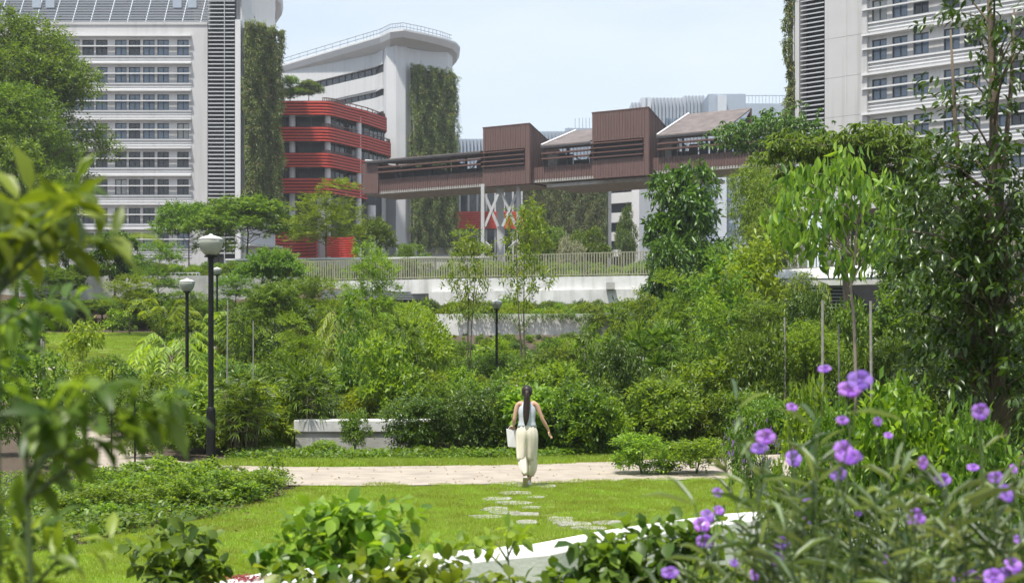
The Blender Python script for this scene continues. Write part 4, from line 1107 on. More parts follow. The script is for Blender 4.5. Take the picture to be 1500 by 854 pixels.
# bench walls
def bench(px0, Y, ztop, L_, label):
    B_ = empty('concrete_bench', (X(px0, Y) + L_ / 2, Y, 0), label, 'bench', 'concrete benches')
    x0 = X(px0, Y)
    m = MB(); m.box(x0, x0 + L_, Y, Y + .62, ztop - .27, ztop); m.build('seat', PALECONC, B_, bevel=.025)
    m = MB(); m.box(x0 + .03, x0 + L_ - .03, Y + .05, Y + .57, -.1, ztop - .273); m.build('base', CONC, B_, bevel=.01)
bench(430, 31, .70, 3.1, 'pale concrete bench wall with a thick white top beside the path, left of the woman')
bench(958, 33, .68, .9, 'small pale concrete bench end half hidden by bushes right of the woman')
# information board
IB = empty('information_board', (X(406, 33.5), 33.5, 0), 'small slanted white information board rising behind the fan palm clump', 'sign')
m = MB(); a = Vector((X(406, 33.5), 33.5, 1.16)); m.hexa([(a.x - .26, a.y - .13, a.z - .08), (a.x + .20, a.y - .13, a.z - .12), (a.x + .24, a.y + .18, a.z + .07), (a.x - .18, a.y + .18, a.z + .10),
    (a.x - .26, a.y - .14, a.z - .05), (a.x + .20, a.y - .14, a.z - .09), (a.x + .24, a.y + .17, a.z + .10), (a.x - .18, a.y + .17, a.z + .13)]); m.build('panel', TRIM, IB)
m = MB(); m.box(a.x - .04, a.x + .04, a.y - .02, a.y + .04, 0, a.z - .05); m.build('post', STEEL, IB)
# round topped white panel and flat grey cabinet further along the path
RP = empty('round_panel', (X(271, 45), 45, .5), 'white rounded panel behind the second lamp post', 'sign')
m = MB(); c_ = (X(271, 45), 45, Z(563, 45)); n = 20
m.add([(c_[0] + .28 * math.cos(6.2832 * k / n), c_[1], c_[2] + .30 * math.sin(6.2832 * k / n)) for k in range(n)] + [(c_[0] + .28 * math.cos(6.2832 * k / n), c_[1] + .08, c_[2] + .30 * math.sin(6.2832 * k / n)) for k in range(n)],
      [tuple(range(n)), tuple(range(2 * n - 1, n - 1, -1))] + [(k, (k + 1) % n, n + (k + 1) % n, n + k) for k in range(n)]); m.build('panel', TRIM, RP)
m = MB(); m.box(c_[0] - .04, c_[0] + .04, c_[1] + .082, c_[1] + .14, .3, c_[2]); m.build('post', STEEL, RP)
CB = empty('utility_cabinet', (X(245, 47), 47, .5), 'low grey cabinet with a thin white lid under the drooping pale tree', 'cabinet')
m = MB(); m.box(X(229, 47), X(261, 47), 47, 47.5, .3, Z(549, 47)); m.build('body', CONC, CB)
m = MB(); m.box(X(227, 47), X(263, 47), 46.95, 47.55, Z(549, 47) + .003, Z(544, 47)); m.build('lid', TRIM, CB)

# ---- lamps
def glassmat():
    m, nt, b = newmat('frosted_lamp_bowl'); b.inputs['Base Color'].default_value = (.62, .66, .58, 1); b.inputs['Roughness'].default_value = .25
    b.inputs['Transmission Weight'].default_value = .55; b.inputs['IOR'].default_value = 1.15; return m
BOWL = glassmat()
def lamp(px, Y, sc, label):
    z0 = 0 if px > 700 else 0
    L_ = empty('lamp_post', (X(px, Y), Y, float(terrain(X(px, Y), Y))), label, 'lamp post', 'lamp posts in the garden')
    L_.scale = (1, 1, 1); c = (X(px, Y), Y, L_.location.z); s_ = sc
    H = 4.02 * s_
    m = MB(); m.lathe([(.09 * s_, -.1), (.09 * s_, 1.05 * s_), (.075 * s_, 1.10 * s_), (.056 * s_, 1.12 * s_), (.052 * s_, H - .05), (.06 * s_, H - .04), (.06 * s_, H)], c, 16); m.build('pole', BLACK, L_, smooth=False)
    m = MB(); m.lathe([(.06 * s_, H), (.13 * s_, H + .005), (.13 * s_, H + .03), (.1 * s_, H + .035)], c, 20); m.build('collar', BLACK, L_)
    m = MB(); m.lathe([(.105 * s_, H + .04), (.16 * s_, H + .09 * s_), (.205 * s_, H + .17 * s_), (.232 * s_, H + .26 * s_), (.24 * s_, H + .335 * s_), (.236 * s_, H + .336 * s_), (.2 * s_, H + .18 * s_), (.10 * s_, H + .05)], c, 28); m.build('bowl', BOWL, L_, smooth=True)
    m = MB(); m.lathe([(.243 * s_, H + .337 * s_), (.246 * s_, H + .355 * s_), (.17 * s_, H + .395 * s_), (.06 * s_, H + .425 * s_), (.03 * s_, H + .44 * s_), (.028 * s_, H + .455 * s_)], c, 28); m.build('lid', TRIM, L_, smooth=True)
    m = MB(); m.lathe([(.05 * s_, H + .05), (.05 * s_, H + .25 * s_)], c, 12); m.build('bulb', TRIM, L_)
    return L_
lamp(309, 27.6, 1.0, 'nearest and tallest black lamp post with a pale glass bowl, beside the path')
lamp(274, 43, 0.98, 'black lamp post left of the nearest one, second tallest in view')
lamp(318, 66, .86, 'small far black lamp post just right of the nearest one, carrying the warning sign')
lamp(727.5, 56, .92, 'black lamp post standing in the bushes left of the woman')
# prohibition sign
SG = empty('warning_sign', (X(314.5, 60), 60, Z(520, 60)), 'small white sign with a red crossed circle on the far lamp post', 'sign')
w2, h2 = .12, .33; cx_, cz_ = X(315.5, 65.7), Z(519.5, 65.7); SG.location = (cx_, 65.7, cz_)
m = MB(); m.box(cx_ - .17, cx_ + .17, 65.7, 65.72, cz_ - .38, cz_ + .38); m.build('plate', TRIM, SG)
REDP = M('red_sign_paint', (.55, .02, .02), .5, var=.03); BLK = BLACK
m = MB(); n = 28; ri, ro_ = .10, .14; zc_ = cz_ + .15
vs = [(cx_ + r_ * math.cos(6.2832 * k / n), 65.694, zc_ + r_ * math.sin(6.2832 * k / n)) for r_ in (ri, ro_) for k in range(n)]
m.add(vs, [(k, (k + 1) % n, n + (k + 1) % n, n + k) for k in range(n)]); m.add([(cx_ - .09, 65.692, zc_ + .07), (cx_ - .07, 65.692, zc_ + .09), (cx_ + .09, 65.692, zc_ - .07), (cx_ + .07, 65.692, zc_ - .09)], [(0, 1, 2, 3)])
m.build('symbol', REDP, SG)
m = MB(); 
for k in range(3): m.box(cx_ - .11, cx_ + .11 - .04 * (k == 2), 65.69, 65.695, cz_ - .12 - k * .07, cz_ - .095 - k * .07)
m.build('lettering', BLK, SG)

# ---- stakes
def stake(px, Y, top, r_, mat, label, group='support stakes'):
    x = X(px, Y); z0 = float(terrain(x, Y)); m = MB(); lean = random.uniform(-.03, .03)
    m.tube([(0, 0, -.2), (lean * .5, 0, (Z(top, Y) - z0) * .5), (lean, 0, Z(top, Y) - z0)], r_, 7)
    o = m.build('support_stake', mat); o.location = (x, Y, z0); tagd(o, label, 'stake', group)
STAKE = M('grey_stake', (.25, .24, .21), .9, var=.3, scale=8)
stake(1205, 29, 440, .028, STAKE, 'grey wooden stake left of the young staked tree trunk')
stake(1277, 29.5, 441, .03, STAKE, 'tall grey wooden stake right of the young staked tree trunk')
stake(1230, 31, 475, .02, STAKE, 'thin stake just left of the young staked tree trunk')
stake(1150, 33, 465, .02, STAKE, 'thin stake among the bushes left of the staked tree')
stake(198, 25.8, 560, .016, BLACK, 'thin dark stake standing in the bed by the left bend of the path')
stake(163, 30, 541, .014, BLACK, 'thin dark stake beside the bright little tree near the lawn slope')
stake(62, 40, 496, .03, STAKE, 'left one of two short stakes on the grass slope')
stake(65.5, 40.5, 500, .03, STAKE, 'right one of two short stakes on the grass slope')
stake(332, 33, 440, .018, STAKE, 'slim stake seen between the nearest lamp post and fan palms')
stake(371, 35, 470, .016, STAKE, 'slim stake behind the fan palm clump')
stake(857, 45, 488, .03, STAKE, 'thin leaning stake among the shrubs right of the woman')

# ---- stepping stones
def stone(px, py, wpx, dep, rz=0):
    Y = (CZ - .03) * K / (py - HOR); w_ = wpx * Y / K; r = random.Random(int(px * py)); n = 9
    m = MB(); pl = []
    for k in range(n):
        a = 6.2832 * k / n; q = r.uniform(.85, 1.12); ca, sa = math.cos(a), math.sin(a)
        e = (abs(ca) ** 3 + abs(sa) ** 3) ** (-1 / 3)
        pl.append((w_ / 2 * ca * q * e, dep / 2 * sa * q * e))
    m.loft([[(x, y, -.05) for x, y in pl], [(x, y, .028) for x, y in pl], [(x * .96, y * .96, .036) for x, y in pl]])
    o = m.build('stepping_stone', SLATE); o.location = (X(px, Y), Y, 0); tagd(o, cat='stepping stone', group='stepping stones across the lawn'); return o
sts = [(757, 709, 38, .5, 'left one of the pair of stepping stones nearest the path'), (796, 711, 34, .6, 'stepping stone under the right shoe side of the woman, nearest the path'),
 (754, 721.5, 42, .45, 'third stepping stone from the path, just below the walking shoes'), (727, 730, 38, .45, 'stepping stone sticking out left in the fourth row from the path'),
 (784, 727.5, 22, .3, 'small half overgrown stepping stone right of the line, below the woman'), (753, 736, 44, .45, 'wide stepping stone in the middle of the line across the lawn'),
 (779, 743, 24, .3, 'small slab right of the line in the middle of the lawn'), (726, 745, 34, .5, 'pale stepping stone at the left edge of the line in mid lawn'),
 (741, 750, 42, .4, 'flat slab overlapping the left edge row in mid lawn'), (712, 756, 44, .35, 'leftmost and lowest of the left row of stepping stones'),
 (770, 753, 36, .4, 'slab in the grass below the two middle ones'), (771, 764, 30, .4, 'lowest slab of the straight line, above the white ledge'),
 (822, 760, 34, .5, 'first slab of the branch leading right to the white ledge'), (839, 766.5, 50, .4, 'wide second slab of the branch leading right'),
 (864, 773, 50, .35, 'third slab of the right branch touching the white ledge'), (895, 765, 44, .4, 'rightmost pale slab close to the white ledge')]
for px, py, wp, dp, lb_ in sts: stone(px, py, wp * 1.18, dp * 1.1)['label'] = lb_

# ---- white curved ledge in front
def gp(px, py, z): Y = (CZ - z) * K / (py - HOR); return (X(px, Y), Y)
LZ = .45
far = [gp(120, 880, LZ), gp(260, 862, LZ), gp(380, 839, LZ), gp(500, 826, LZ), gp(600, 813, LZ), gp(700, 803, LZ), gp(780, 796, LZ), gp(880, 777, LZ), gp(960, 765, LZ), gp(1060, 752, LZ), gp(1200, 742, LZ), gp(1400, 736, LZ)]
LD = empty('seat_wall', (0, 12, 0), 'broad white curved ledge at the bottom of the picture, partly hidden by leaves', 'wall')
m = MB(); near = [(x + .15, y - .65) for x, y in far]
mid = [(x + .02, y - .02) for x, y in far]
vs = []
for (x, y), (x2, y2) in zip(far, near): vs += [(x, y, -.05), (x, y, LZ), (x2, y2, LZ), (x2, y2, -.05)]
fs = [(0, 1, 2, 3), (4 * len(far) - 4, 4 * len(far) - 3, 4 * len(far) - 2, 4 * len(far) - 1)]
for i in range(len(far) - 1):
    for j in range(4): fs.append((4 * i + j, 4 * i + 4 + j, 4 * i + 4 + (j + 1) % 4, 4 * i + (j + 1) % 4))
m.add(vs, fs); m.build('top', M('white_ledge_render', (.70, .70, .68), .75, var=.12, scale=2.5, bump=.2, bscale=30, stain=.15), LD, bevel=.015)
# fallen red petals on the ledge
PET = leafmat('red_petal', (.16, .02, .03), (.34, .06, .08), .25)
s = Leaves(77); n = 230
c0 = np.array([gp(348, 846, LZ), gp(400, 846, LZ), gp(370, 850, LZ)])
q = c0[s.r.integers(0, 3, n)] + s.r.normal(0, .07, (n, 2)) * [1.2, .8]
s.put(np.c_[q, np.full(n, LZ + .012)], s.r.normal(0, 1, (n, 3)) * [1, 1, .1], np.tile([0, 0, 1.], (n, 1)) + s.r.normal(0, .3, (n, 3)), .035, .025, T4)
o = bpy.data.objects.new('fallen_petals', s.mesh('fallen_petals', PET)); COL.objects.link(o); tagd(o, 'scatter of fallen dark red petals on the white ledge', 'petals', kind='stuff')

# ================================================================ the woman
SKIN = M('skin', (.50, .30, .21), .5, var=.05); HAIR = M('dark_brown_hair', (.022, .013, .010), .45, var=.4, scale=30, stretch=(6, 6, .4)); TOP = M('pale_blue_grey_cotton', (.50, .53, .60), .85, var=.08, scale=20)
def trousermat():
    m = M('cream_linen', (.66, .60, .50), .85, var=.05, scale=8)
    return m
TRO = trousermat(); SHOE = M('white_shoe', (.62, .62, .58), .6, var=.06); SOLE = M('grey_sole', (.42, .40, .36), .8)
WX, WY = X(772, 22.8), 22.8
WM = empty('person', (WX, WY, .035), 'woman with a long dark ponytail, pale sleeveless top and loose cream trousers walking away', 'person')
def skin_obj(name, verts, edges, radii, mat, parent, root=0, sub=2):
    me = bpy.data.meshes.new(name); me.from_pydata(verts, edges, []); me.update(); me.materials.append(mat)
    o = bpy.data.objects.new(name, me); COL.objects.link(o); o.parent = parent
    md = o.modifiers.new('skin', 'SKIN'); md.use_smooth_shade = True; md.branch_smoothing = .4
    if not me.skin_vertices: me.skin_vertices.new(name='')
    for i, r_ in enumerate(radii):
        sv = me.skin_vertices[0].data[i]; sv.radius = (r_, r_) if not hasattr(r_, '__len__') else r_; sv.use_root = (i == root)
    s_ = o.modifiers.new('sub', 'SUBSURF'); s_.levels = sub; s_.render_levels = sub
    return o
V = []; E = []; Rr = []
def vv(p, r_, par=None):
    V.append(p); Rr.append(r_); i = len(V) - 1
    if par is not None: E.append((par, i))
    return i
pel = vv((0, 0, .88), (.135, .10)); wai = vv((0, 0, 1.03), (.105, .085), pel); che = vv((0, -.005, 1.20), (.125, .09), wai); upc = vv((0, -.01, 1.31), (.10, .07), che)
nb = vv((0, 0, 1.375), .05, upc); nk = vv((0, .015, 1.42), .045, nb); hl = vv((0, .03, 1.48), (.062, .075), nk); hm = vv((0, .03, 1.545), (.072, .085), hl); ht = vv((0, .02, 1.59), (.05, .06), hm)
def hand(wr, pts_dir, side, par, curl=.3):
    """palm and five separate fingers"""
    d = Vector(pts_dir).normalized(); wv = Vector(wr); s1 = Vector(side).normalized(); nrm = d.cross(s1)
    palm = vv(tuple(wv + d * .05), (.032, .016), par); 
    for k, (off, ln_) in enumerate(((-.026, .055), (-.009, .066), (.009, .062), (.026, .048))):
        b0 = wv + d * .088 + s1 * off; b1 = b0 + d * ln_ * .55 + nrm * curl * .02; b2 = b0 + d * ln_ * .95 + nrm * curl * .05
        i = vv(tuple(b0), .0095, palm); i = vv(tuple(b1), .0085, i); vv(tuple(b2), .007, i)
    t0 = wv + d * .035 - s1 * .035; i = vv(tuple(t0), .011, palm); i = vv(tuple(t0 + d * .025 - s1 * .016), .0095, i); vv(tuple(t0 + d * .05 - s1 * .02 + nrm * .01), .0085, i)
sr = vv((.10, -.01, 1.345), .043, upc); sr2 = vv((.155, -.01, 1.315), .045, sr); ur = vv((.20, -.015, 1.20), .037, sr2); er = vv((.245, -.01, 1.085), .032, ur); fr = vv((.30, .02, .99), .031, er); wr = vv((.345, .05, .905), .021, fr)
hand((.345, .05, .905), (.28, .12, -1), (.3, 1, .1), wr, .5)
sl = vv((-.10, -.01, 1.345), .045, upc); sl2 = vv((-.155, -.01, 1.315), .045, sl); ul = vv((-.185, -.015, 1.18), .037, sl2); el = vv((-.205, -.02, 1.05), .032, ul); fl = vv((-.21, .09, 1.01), .030, el); wl_ = vv((-.215, .19, .985), .021, fl)
hand((-.215, .19, .985), (-.05, .6, -.75), (1, 0, 0), wl_, 1.2)
# legs: right leg forward carrying, left leg trailing on its toes
hr = vv((.08, .01, .80), .085, pel); kr = vv((.075, .12, .47), .055, hr); cr_ = vv((.055, .13, .30), .05, kr); ar = vv((.035, .13, .09), .034, cr_); fr_ = vv((.04, .24, .04), .03, ar)
hl_ = vv((-.08, .0, .80), .085, pel); kl = vv((-.065, .03, .47), .055, hl_); cl_ = vv((-.05, -.08, .32), .05, kl); al = vv((-.03, -.20, .17), .034, cl_); vv((-.02, -.10, .06), .03, al)
skin_obj('body', V, E, Rr, SKIN, WM)
def ring(cx, cy, cz, rx, ry, n=36, fold=0, nf=9, ph=0, tilt=0):
    out = []
    for k in range(n):
        t = 6.2832 * k / n; q = 1 + fold * math.sin(nf * t + ph) + fold * .5 * math.sin((nf * 2 - 3) * t + ph * 2)
        out.append((WX + cx + rx * q * math.cos(t), WY + cy + ry * q * math.sin(t), .035 + cz + tilt * math.sin(t)))
    return out
m = MB(); m.loft([ring(0, .0, .955, .158, .112, fold=.015), ring(0, 0, 1.0, .143, .104, fold=.01), ring(0, 0, 1.06, .130, .10, fold=.012), ring(0, -.003, 1.14, .136, .105), ring(0, -.004, 1.22, .146, .108), ring(0, -.006, 1.275, .128, .098), ring(0, -.007, 1.32, .098, .082), ring(0, -.006, 1.352, .082, .068)]); m.build('top', TOP, WM, smooth=True)
# trousers: one loose body whose front and back pinch in between the legs, then two cuffs
def lobes(cz, rx, ry, pinch, dx=0, dy=0, sl=0, n=48, ph=0):
    out = []
    for k in range(n):
        t_ = 6.2832 * k / n; fo = 1 + (.034 * math.sin(13 * t_ + ph) + .022 * math.sin(7 * t_ + 2 + cz * 3)) * min(1, (1.05 - cz) * 5)
        x = rx * fo * math.cos(t_); y = ry * fo * math.sin(t_); y *= 1 - pinch * math.exp(-(x / .035) ** 2)
        out.append((WX + dx + x, WY + dy + y + sl * x, .035 + cz))
    return out
m = MB()
m.loft([lobes(.99, .128, .102, 0), lobes(.965, .142, .114, 0), lobes(.90, .168, .132, .02), lobes(.83, .178, .138, .10), lobes(.76, .178, .132, .25), lobes(.68, .176, .126, .45, sl=.1), lobes(.58, .172, .12, .62, sl=.2), lobes(.48, .165, .112, .78, sl=.4), lobes(.42, .158, .10, .9, sl=.5)])
m.loft([ring(.080, .02, .60, .045, .06, fold=.03, nf=6), ring(.080, .045, .50, .072, .09, fold=.03, nf=6), ring(.082, .06, .42, .082, .098, fold=.05, nf=6), ring(.078, .08, .33, .084, .092, fold=.07, nf=6), ring(.070, .09, .24, .074, .082, fold=.09, nf=6), ring(.058, .10, .17, .052, .058, fold=.09, nf=6)])
m.loft([ring(-.080, -.0, .62, .04, .05, fold=.03, nf=6), ring(-.080, -.015, .52, .062, .075, fold=.03, nf=6), ring(-.078, -.045, .44, .074, .086, fold=.05, nf=6), ring(-.066, -.11, .34, .070, .082, fold=.07, nf=6, tilt=.02), ring(-.050, -.155, .275, .054, .06, fold=.08, nf=6, tilt=.03), ring(-.040, -.175, .235, .040, .045, fold=.08, nf=6, tilt=.03)])
m.build('trousers', TRO, WM, smooth=True)
# patterned cuff
m = MB(); m.loft([ring(.052, .11, .185, .062, .07, fold=.06, nf=6), ring(.052, .11, .16, .060, .066, fold=.06, nf=6)], cap=False); m.build('cuff', M('patterned_cuff', (.20, .14, .12), .8, var=.7, scale=40), WM, smooth=True)
# shoes
def shoe(px_, py_, pz_, pitch, name='shoe'):
    m = MB(); so_ = MB(); ca, sa = math.cos(pitch), math.sin(pitch)
    def T_(x, y, z):   # y along the foot from heel 0 to toe .25
        return (WX + px_ + x, WY + py_ + y * ca + z * sa * 0 + z * math.sin(pitch), .035 + pz_ - y * sa + z * ca)
    rg = []; sg = []
    for (y, w_, h_) in ((0, .026, .06), (.02, .034, .082), (.07, .033, .085), (.12, .036, .062), (.18, .042, .045), (.225, .036, .034), (.25, .018, .022)):
        rg.append([T_(w_ * math.cos(t) * (1 if math.sin(t) < 0 else .85), y, .018 + max(0, h_ * math.sin(t))) for t in [6.2832 * k / 14 for k in range(14)]])
        sg.append([T_(sx * (w_ + .004), y, z) for sx, z in ((-1, 0), (1, 0), (1, .02), (-1, .02))])
    m.loft(rg); m.build('shoe', SHOE, WM, smooth=True); so_.loft(sg); so_.build('sole', SOLE, WM)
shoe(.035, .09, 0, 0.0); shoe(-.03, -.235, .165, .78)
# hair: cap and ponytail
m = MB()
rg = []
for z, rx, ry, cy_ in ((1.43, .035, .02, -.045), (1.455, .062, .045, -.02), (1.49, .082, .078, -.002), (1.53, .090, .096, .008), (1.57, .085, .094, .012), (1.60, .066, .076, .012), (1.62, .036, .042, .012), (1.627, .008, .01, .012)):
    rg.append(ring(0, cy_, z, rx, ry, n=24, fold=.012, nf=11))
m.loft(rg); m.build('hair', HAIR, WM, smooth=True)
m = MB()
rg = []
for z, rx, ry, cy_, cx_ in ((1.56, .015, .02, -.085, 0), (1.535, .030, .03, -.11, 0), (1.50, .036, .032, -.128, -.002), (1.44, .046, .034, -.13, -.004), (1.36, .053, .034, -.128, -.006), (1.27, .055, .032, -.135, -.010), (1.18, .052, .030, -.142, -.014), (1.09, .042, .026, -.145, -.018), (1.02, .026, .018, -.146, -.022), (.985, .008, .008, -.146, -.024)):
    rg.append(ring(cx_, cy_, z, rx, ry, n=20, fold=.05, nf=7))
m.loft(rg); m.build('ponytail', HAIR, WM, smooth=True)
# face on the far side of the head
m = MB(); m.lathe([(.012, 0), (.009, .02), (.004, .03)], (WX, WY + .115, 1.51), 8); m.build('nose', SKIN, WM, smooth=True)
for sx in (-1, 1):
    m = MB(); m.lathe([(.004, -.022), (.014, -.012), (.015, .008), (.006, .024)], (WX + sx * .078, WY + .028, 1.535), 8, sx=.5); m.build('ear', SKIN, WM, smooth=True)
    m = MB(); m.lathe([(.002, -.006), (.008, -.002), (.008, .002), (.002, .006)], (WX + sx * .03, WY + .108, 1.558), 8); m.build('eye', BLACK, WM, smooth=True)
m = MB(); m.tube([(WX - .022, WY + .108, 1.49), (WX, WY + .114, 1.488), (WX + .022, WY + .108, 1.49)], .005, 6); m.build('mouth', REDP, WM, smooth=True)
# tote bag held in the left hand
TB = empty('tote_bag', (WX - .245, WY + .24, .62), 'white paper carrier bag held in the left hand of the woman', 'bag')
m = MB(); x0, y0 = WX - .25, WY + .24
m.hexa([(x0 - .055, y0 - .05, .66), (x0 + .085, y0 - .03, .645), (x0 + .085, y0 + .05, .65), (x0 - .06, y0 + .05, .665), (x0 - .085, y0 - .02, .95), (x0 + .075, y0 - .015, .925), (x0 + .075, y0 + .02, .925), (x0 - .085, y0 + .02, .95)]); m.build('pouch', TRIM, TB, bevel=.006)
m = MB(); m.tube([(x0 - .05, y0, .95), (x0 - .02, y0, 1.0), (x0 + .04, y0, 1.0), (x0 + .06, y0, .94)], .005, 5); m.build('handle', TRIM, TB)
# ================================================================ planting
def scatter(n, regions, seed, cond=None):
    """random ground points within (px0,px1,Y0,Y1) windows"""
    r = np.random.default_rng(seed); out = []
    for (a, b, Y0, Y1, k) in regions:
        Y = np.sqrt(r.uniform(Y0 ** 2, Y1 ** 2, k)); p = r.uniform(a, b, k); x = (p - 750) * Y / K
        out.append(np.stack([x, Y, terrain(x, Y) - .05], 1))
    P = np.concatenate(out)
    if cond is not None: P = P[cond(P)]
    return P
PF = np.array(path_far); 
def off_path(P):
    x, y = P[:, 0], P[:, 1]
    px = x / y * K + 750
    yfar = np.interp(px, [-100, 60, 115, 150, 235, 330, 430, 560, 750, 900, 1050, 1200], [60, 55, 45, 38, 32.2, 29, 28.3, 28.3, 28.8, 29.6, 30.3, 31])
    slope = (px > 48) & (px < 235) & (y > 41) & (y < 75)
    wall = (y > 73.6) & (y < 76.5) & (px > 600)
    keepout = ((px > 380) & (px < 440) & (y < 34)) | ((px > 395) & (px < 590) & (y < 33)) | ((px > 300) & (px < 440) & (y < 30.6)) | ((px > 700) & (px < 830) & (y < 30))
    return (y > yfar) & ~slope & ~wall & ~keepout
def src(kind): return [p[2][-1][1] for p in PROTO[kind]]
# uncountable understorey growth, one object per kind of growth
P = scatter(0, [(-60, 1560, 29, 44, 360), (-60, 1560, 44, 74, 900), (380, 1500, 76, 84.5, 420), (-60, 440, 75, 87, 150)], 21, off_path)
r_ = np.random.default_rng(5); r_.shuffle(P)
def limit(P):
    """growth stays below the outline it has along the walls"""
    px = P[:, 0] / P[:, 1] * K + 750
    row = np.interp(px, [-60, 60, 235, 300, 380, 470, 560, 600, 635, 660, 890, 930, 1000, 1150, 1170, 1240, 1260, 1560], [440, 480, 480, 452, 450, 455, 458, 468, 486, 492, 488, 470, 452, 446, 450, 450, 440, 420])
    row = np.where(P[:, 1] > 75, 440, row)
    row = np.where(P[:, 1] < 44, np.maximum(row, 522), row); row = np.where(P[:, 1] < 37, np.maximum(row, 556), row)
    row = np.where((np.abs(px - 316) < 14) & (P[:, 1] < 66), np.maximum(row, 548), row)
    row = np.where((np.abs(px - 274) < 16) & (P[:, 1] < 44), np.maximum(row, 572), row)
    row = np.where((np.abs(px - 727) < 32) & (P[:, 1] < 56), 566, row)
    return np.clip((CZ + (HOR - row) * P[:, 1] / K - P[:, 2]) / 1.85, .12, 9)
n = len(P); far_ = P[:, 1] > 40; PN = P[~far_]; 
def part(P, a, b): return P[int(len(P) * a):int(len(P) * b)]
for nm, kind, a, b, smin, smax, sd in (('leafy_undergrowth', 'shrub', 0, .24, .4, 1.15, 31), ('dark_undergrowth', 'shrubd', .24, .42, .4, 1.1, 32), ('fresh_undergrowth', 'shrubl', .42, .60, .35, 1.0, 33), ('broad_leaved_undergrowth', 'broad', .60, .78, .35, .95, 35), ('narrow_leaved_undergrowth', 'lance', .78, .9, .35, .9, 37)):
    Q = part(P, a, b); cover(nm, Q, src(kind), '', smin, smax, sd, lim=limit(Q))
Q = part(P, .9, 1.0); Q = Q[Q[:, 1] > 40]; cover('fern_undergrowth', Q, src('fern'), '', .6, 1.2, 34, lim=limit(Q) * 1.4)
Q = scatter(0, [(-80, 1150, 92.5, 101, 420)], 61); cover('deck_planting', Q, src('shrub') + src('fresh_' if False else 'shrubl'), '', .5, 1.0, 38, lim=np.clip((CZ + (HOR - np.interp(Q[:, 0] / Q[:, 1] * K + 750, [-80, 440, 700, 1150], [395, 383, 372, 362])) * Q[:, 1] / K - Q[:, 2]) / 1.8, .2, 2))
# low weeds and litter at the foot of shrubs and in the open bed at the left
def weed(seed):
    s = Leaves(seed); n = 60; p = np.stack([s.r.normal(0, .12, n), s.r.normal(0, .12, n), s.r.uniform(0, .12, n)], 1)
    s.put(p, np.stack([s.r.normal(0, 1, n), s.r.normal(0, 1, n), s.r.uniform(0, 1, n)], 1), np.tile([0, 0, 1.], (n, 1)) + s.r.normal(0, .3, (n, 3)), .06, .035, T4); return s.mesh('weed', LF['mid'])
weeds = [weed(i) for i in range(3)]
vx = rng.uniform(X(335, 28), X(1100, 31), 700); vy = np.interp(vx, [X(340, 28), X(750, 28), X(1100, 31)], [28.0, 28.4, 31.0]) + rng.uniform(0, 1.5, 700)
cover('weeds', np.stack([vx, vy, terrain(vx, vy)], 1), weeds, '', .6, 1.6, 36)
lit = Leaves(55); n = 5000; lx = lit.r.uniform(X(20, 20), X(420, 21), n); ly = lit.r.uniform(16.5, 23.0, n)
lit.put(np.stack([lx, ly, terrain(lx, ly) + .015], 1), lit.r.normal(0, 1, (n, 3)) * [1, 1, .15], np.tile([0, 0, 1.], (n, 1)) + lit.r.normal(0, .3, (n, 3)), .07, .035)
o = bpy.data.objects.new('leaf_litter', lit.mesh('leaf_litter', leafmat('dry_leaf', (.08, .05, .03), (.26, .18, .10), .15))); COL.objects.link(o); tagd(o, kind='stuff')

wx_ = rng.uniform(-3.4 - 3.2, -1.5, 900); wy_ = rng.uniform(15.5, 24.5, 900); kk = wy_ > np.interp(wx_, LB[::-1, 0], LB[::-1, 1]) + .1; wx_, wy_ = wx_[kk], wy_[kk]
kk = wx_ / wy_ * K + 750 < 420; cover('bed_weeds', np.stack([wx_, wy_, terrain(wx_, wy_)], 1)[kk], weeds, '', .6, 1.5, 39)
lx_ = rng.uniform(-14, -6, 500); ly_ = rng.uniform(16, 25, 500); cover('corner_weeds', np.stack([lx_, ly_, terrain(lx_, ly_)], 1), weeds, '', .6, 1.5, 40)
# scattered dry leaves on path and lawn
lt = Leaves(56); n = 170; lx = lt.r.uniform(X(330, 25), X(1000, 25), n); ly = np.where(lt.r.random(n) < .7, lt.r.uniform(23.2, 28.0, n), lt.r.uniform(14, 23, n))
lt.put(np.stack([lx, ly, terrain(lx, ly) + .045], 1), lt.r.normal(0, 1, (n, 3)) * [1, 1, .15], np.tile([0, 0, 1.], (n, 1)) + lt.r.normal(0, .3, (n, 3)), .06, .03)
o = bpy.data.objects.new('leaf_litter', lt.mesh('leaf_litter', leafmat('fallen_leaf', (.10, .06, .03), (.30, .22, .08), .15))); COL.objects.link(o); tagd(o, kind='stuff')

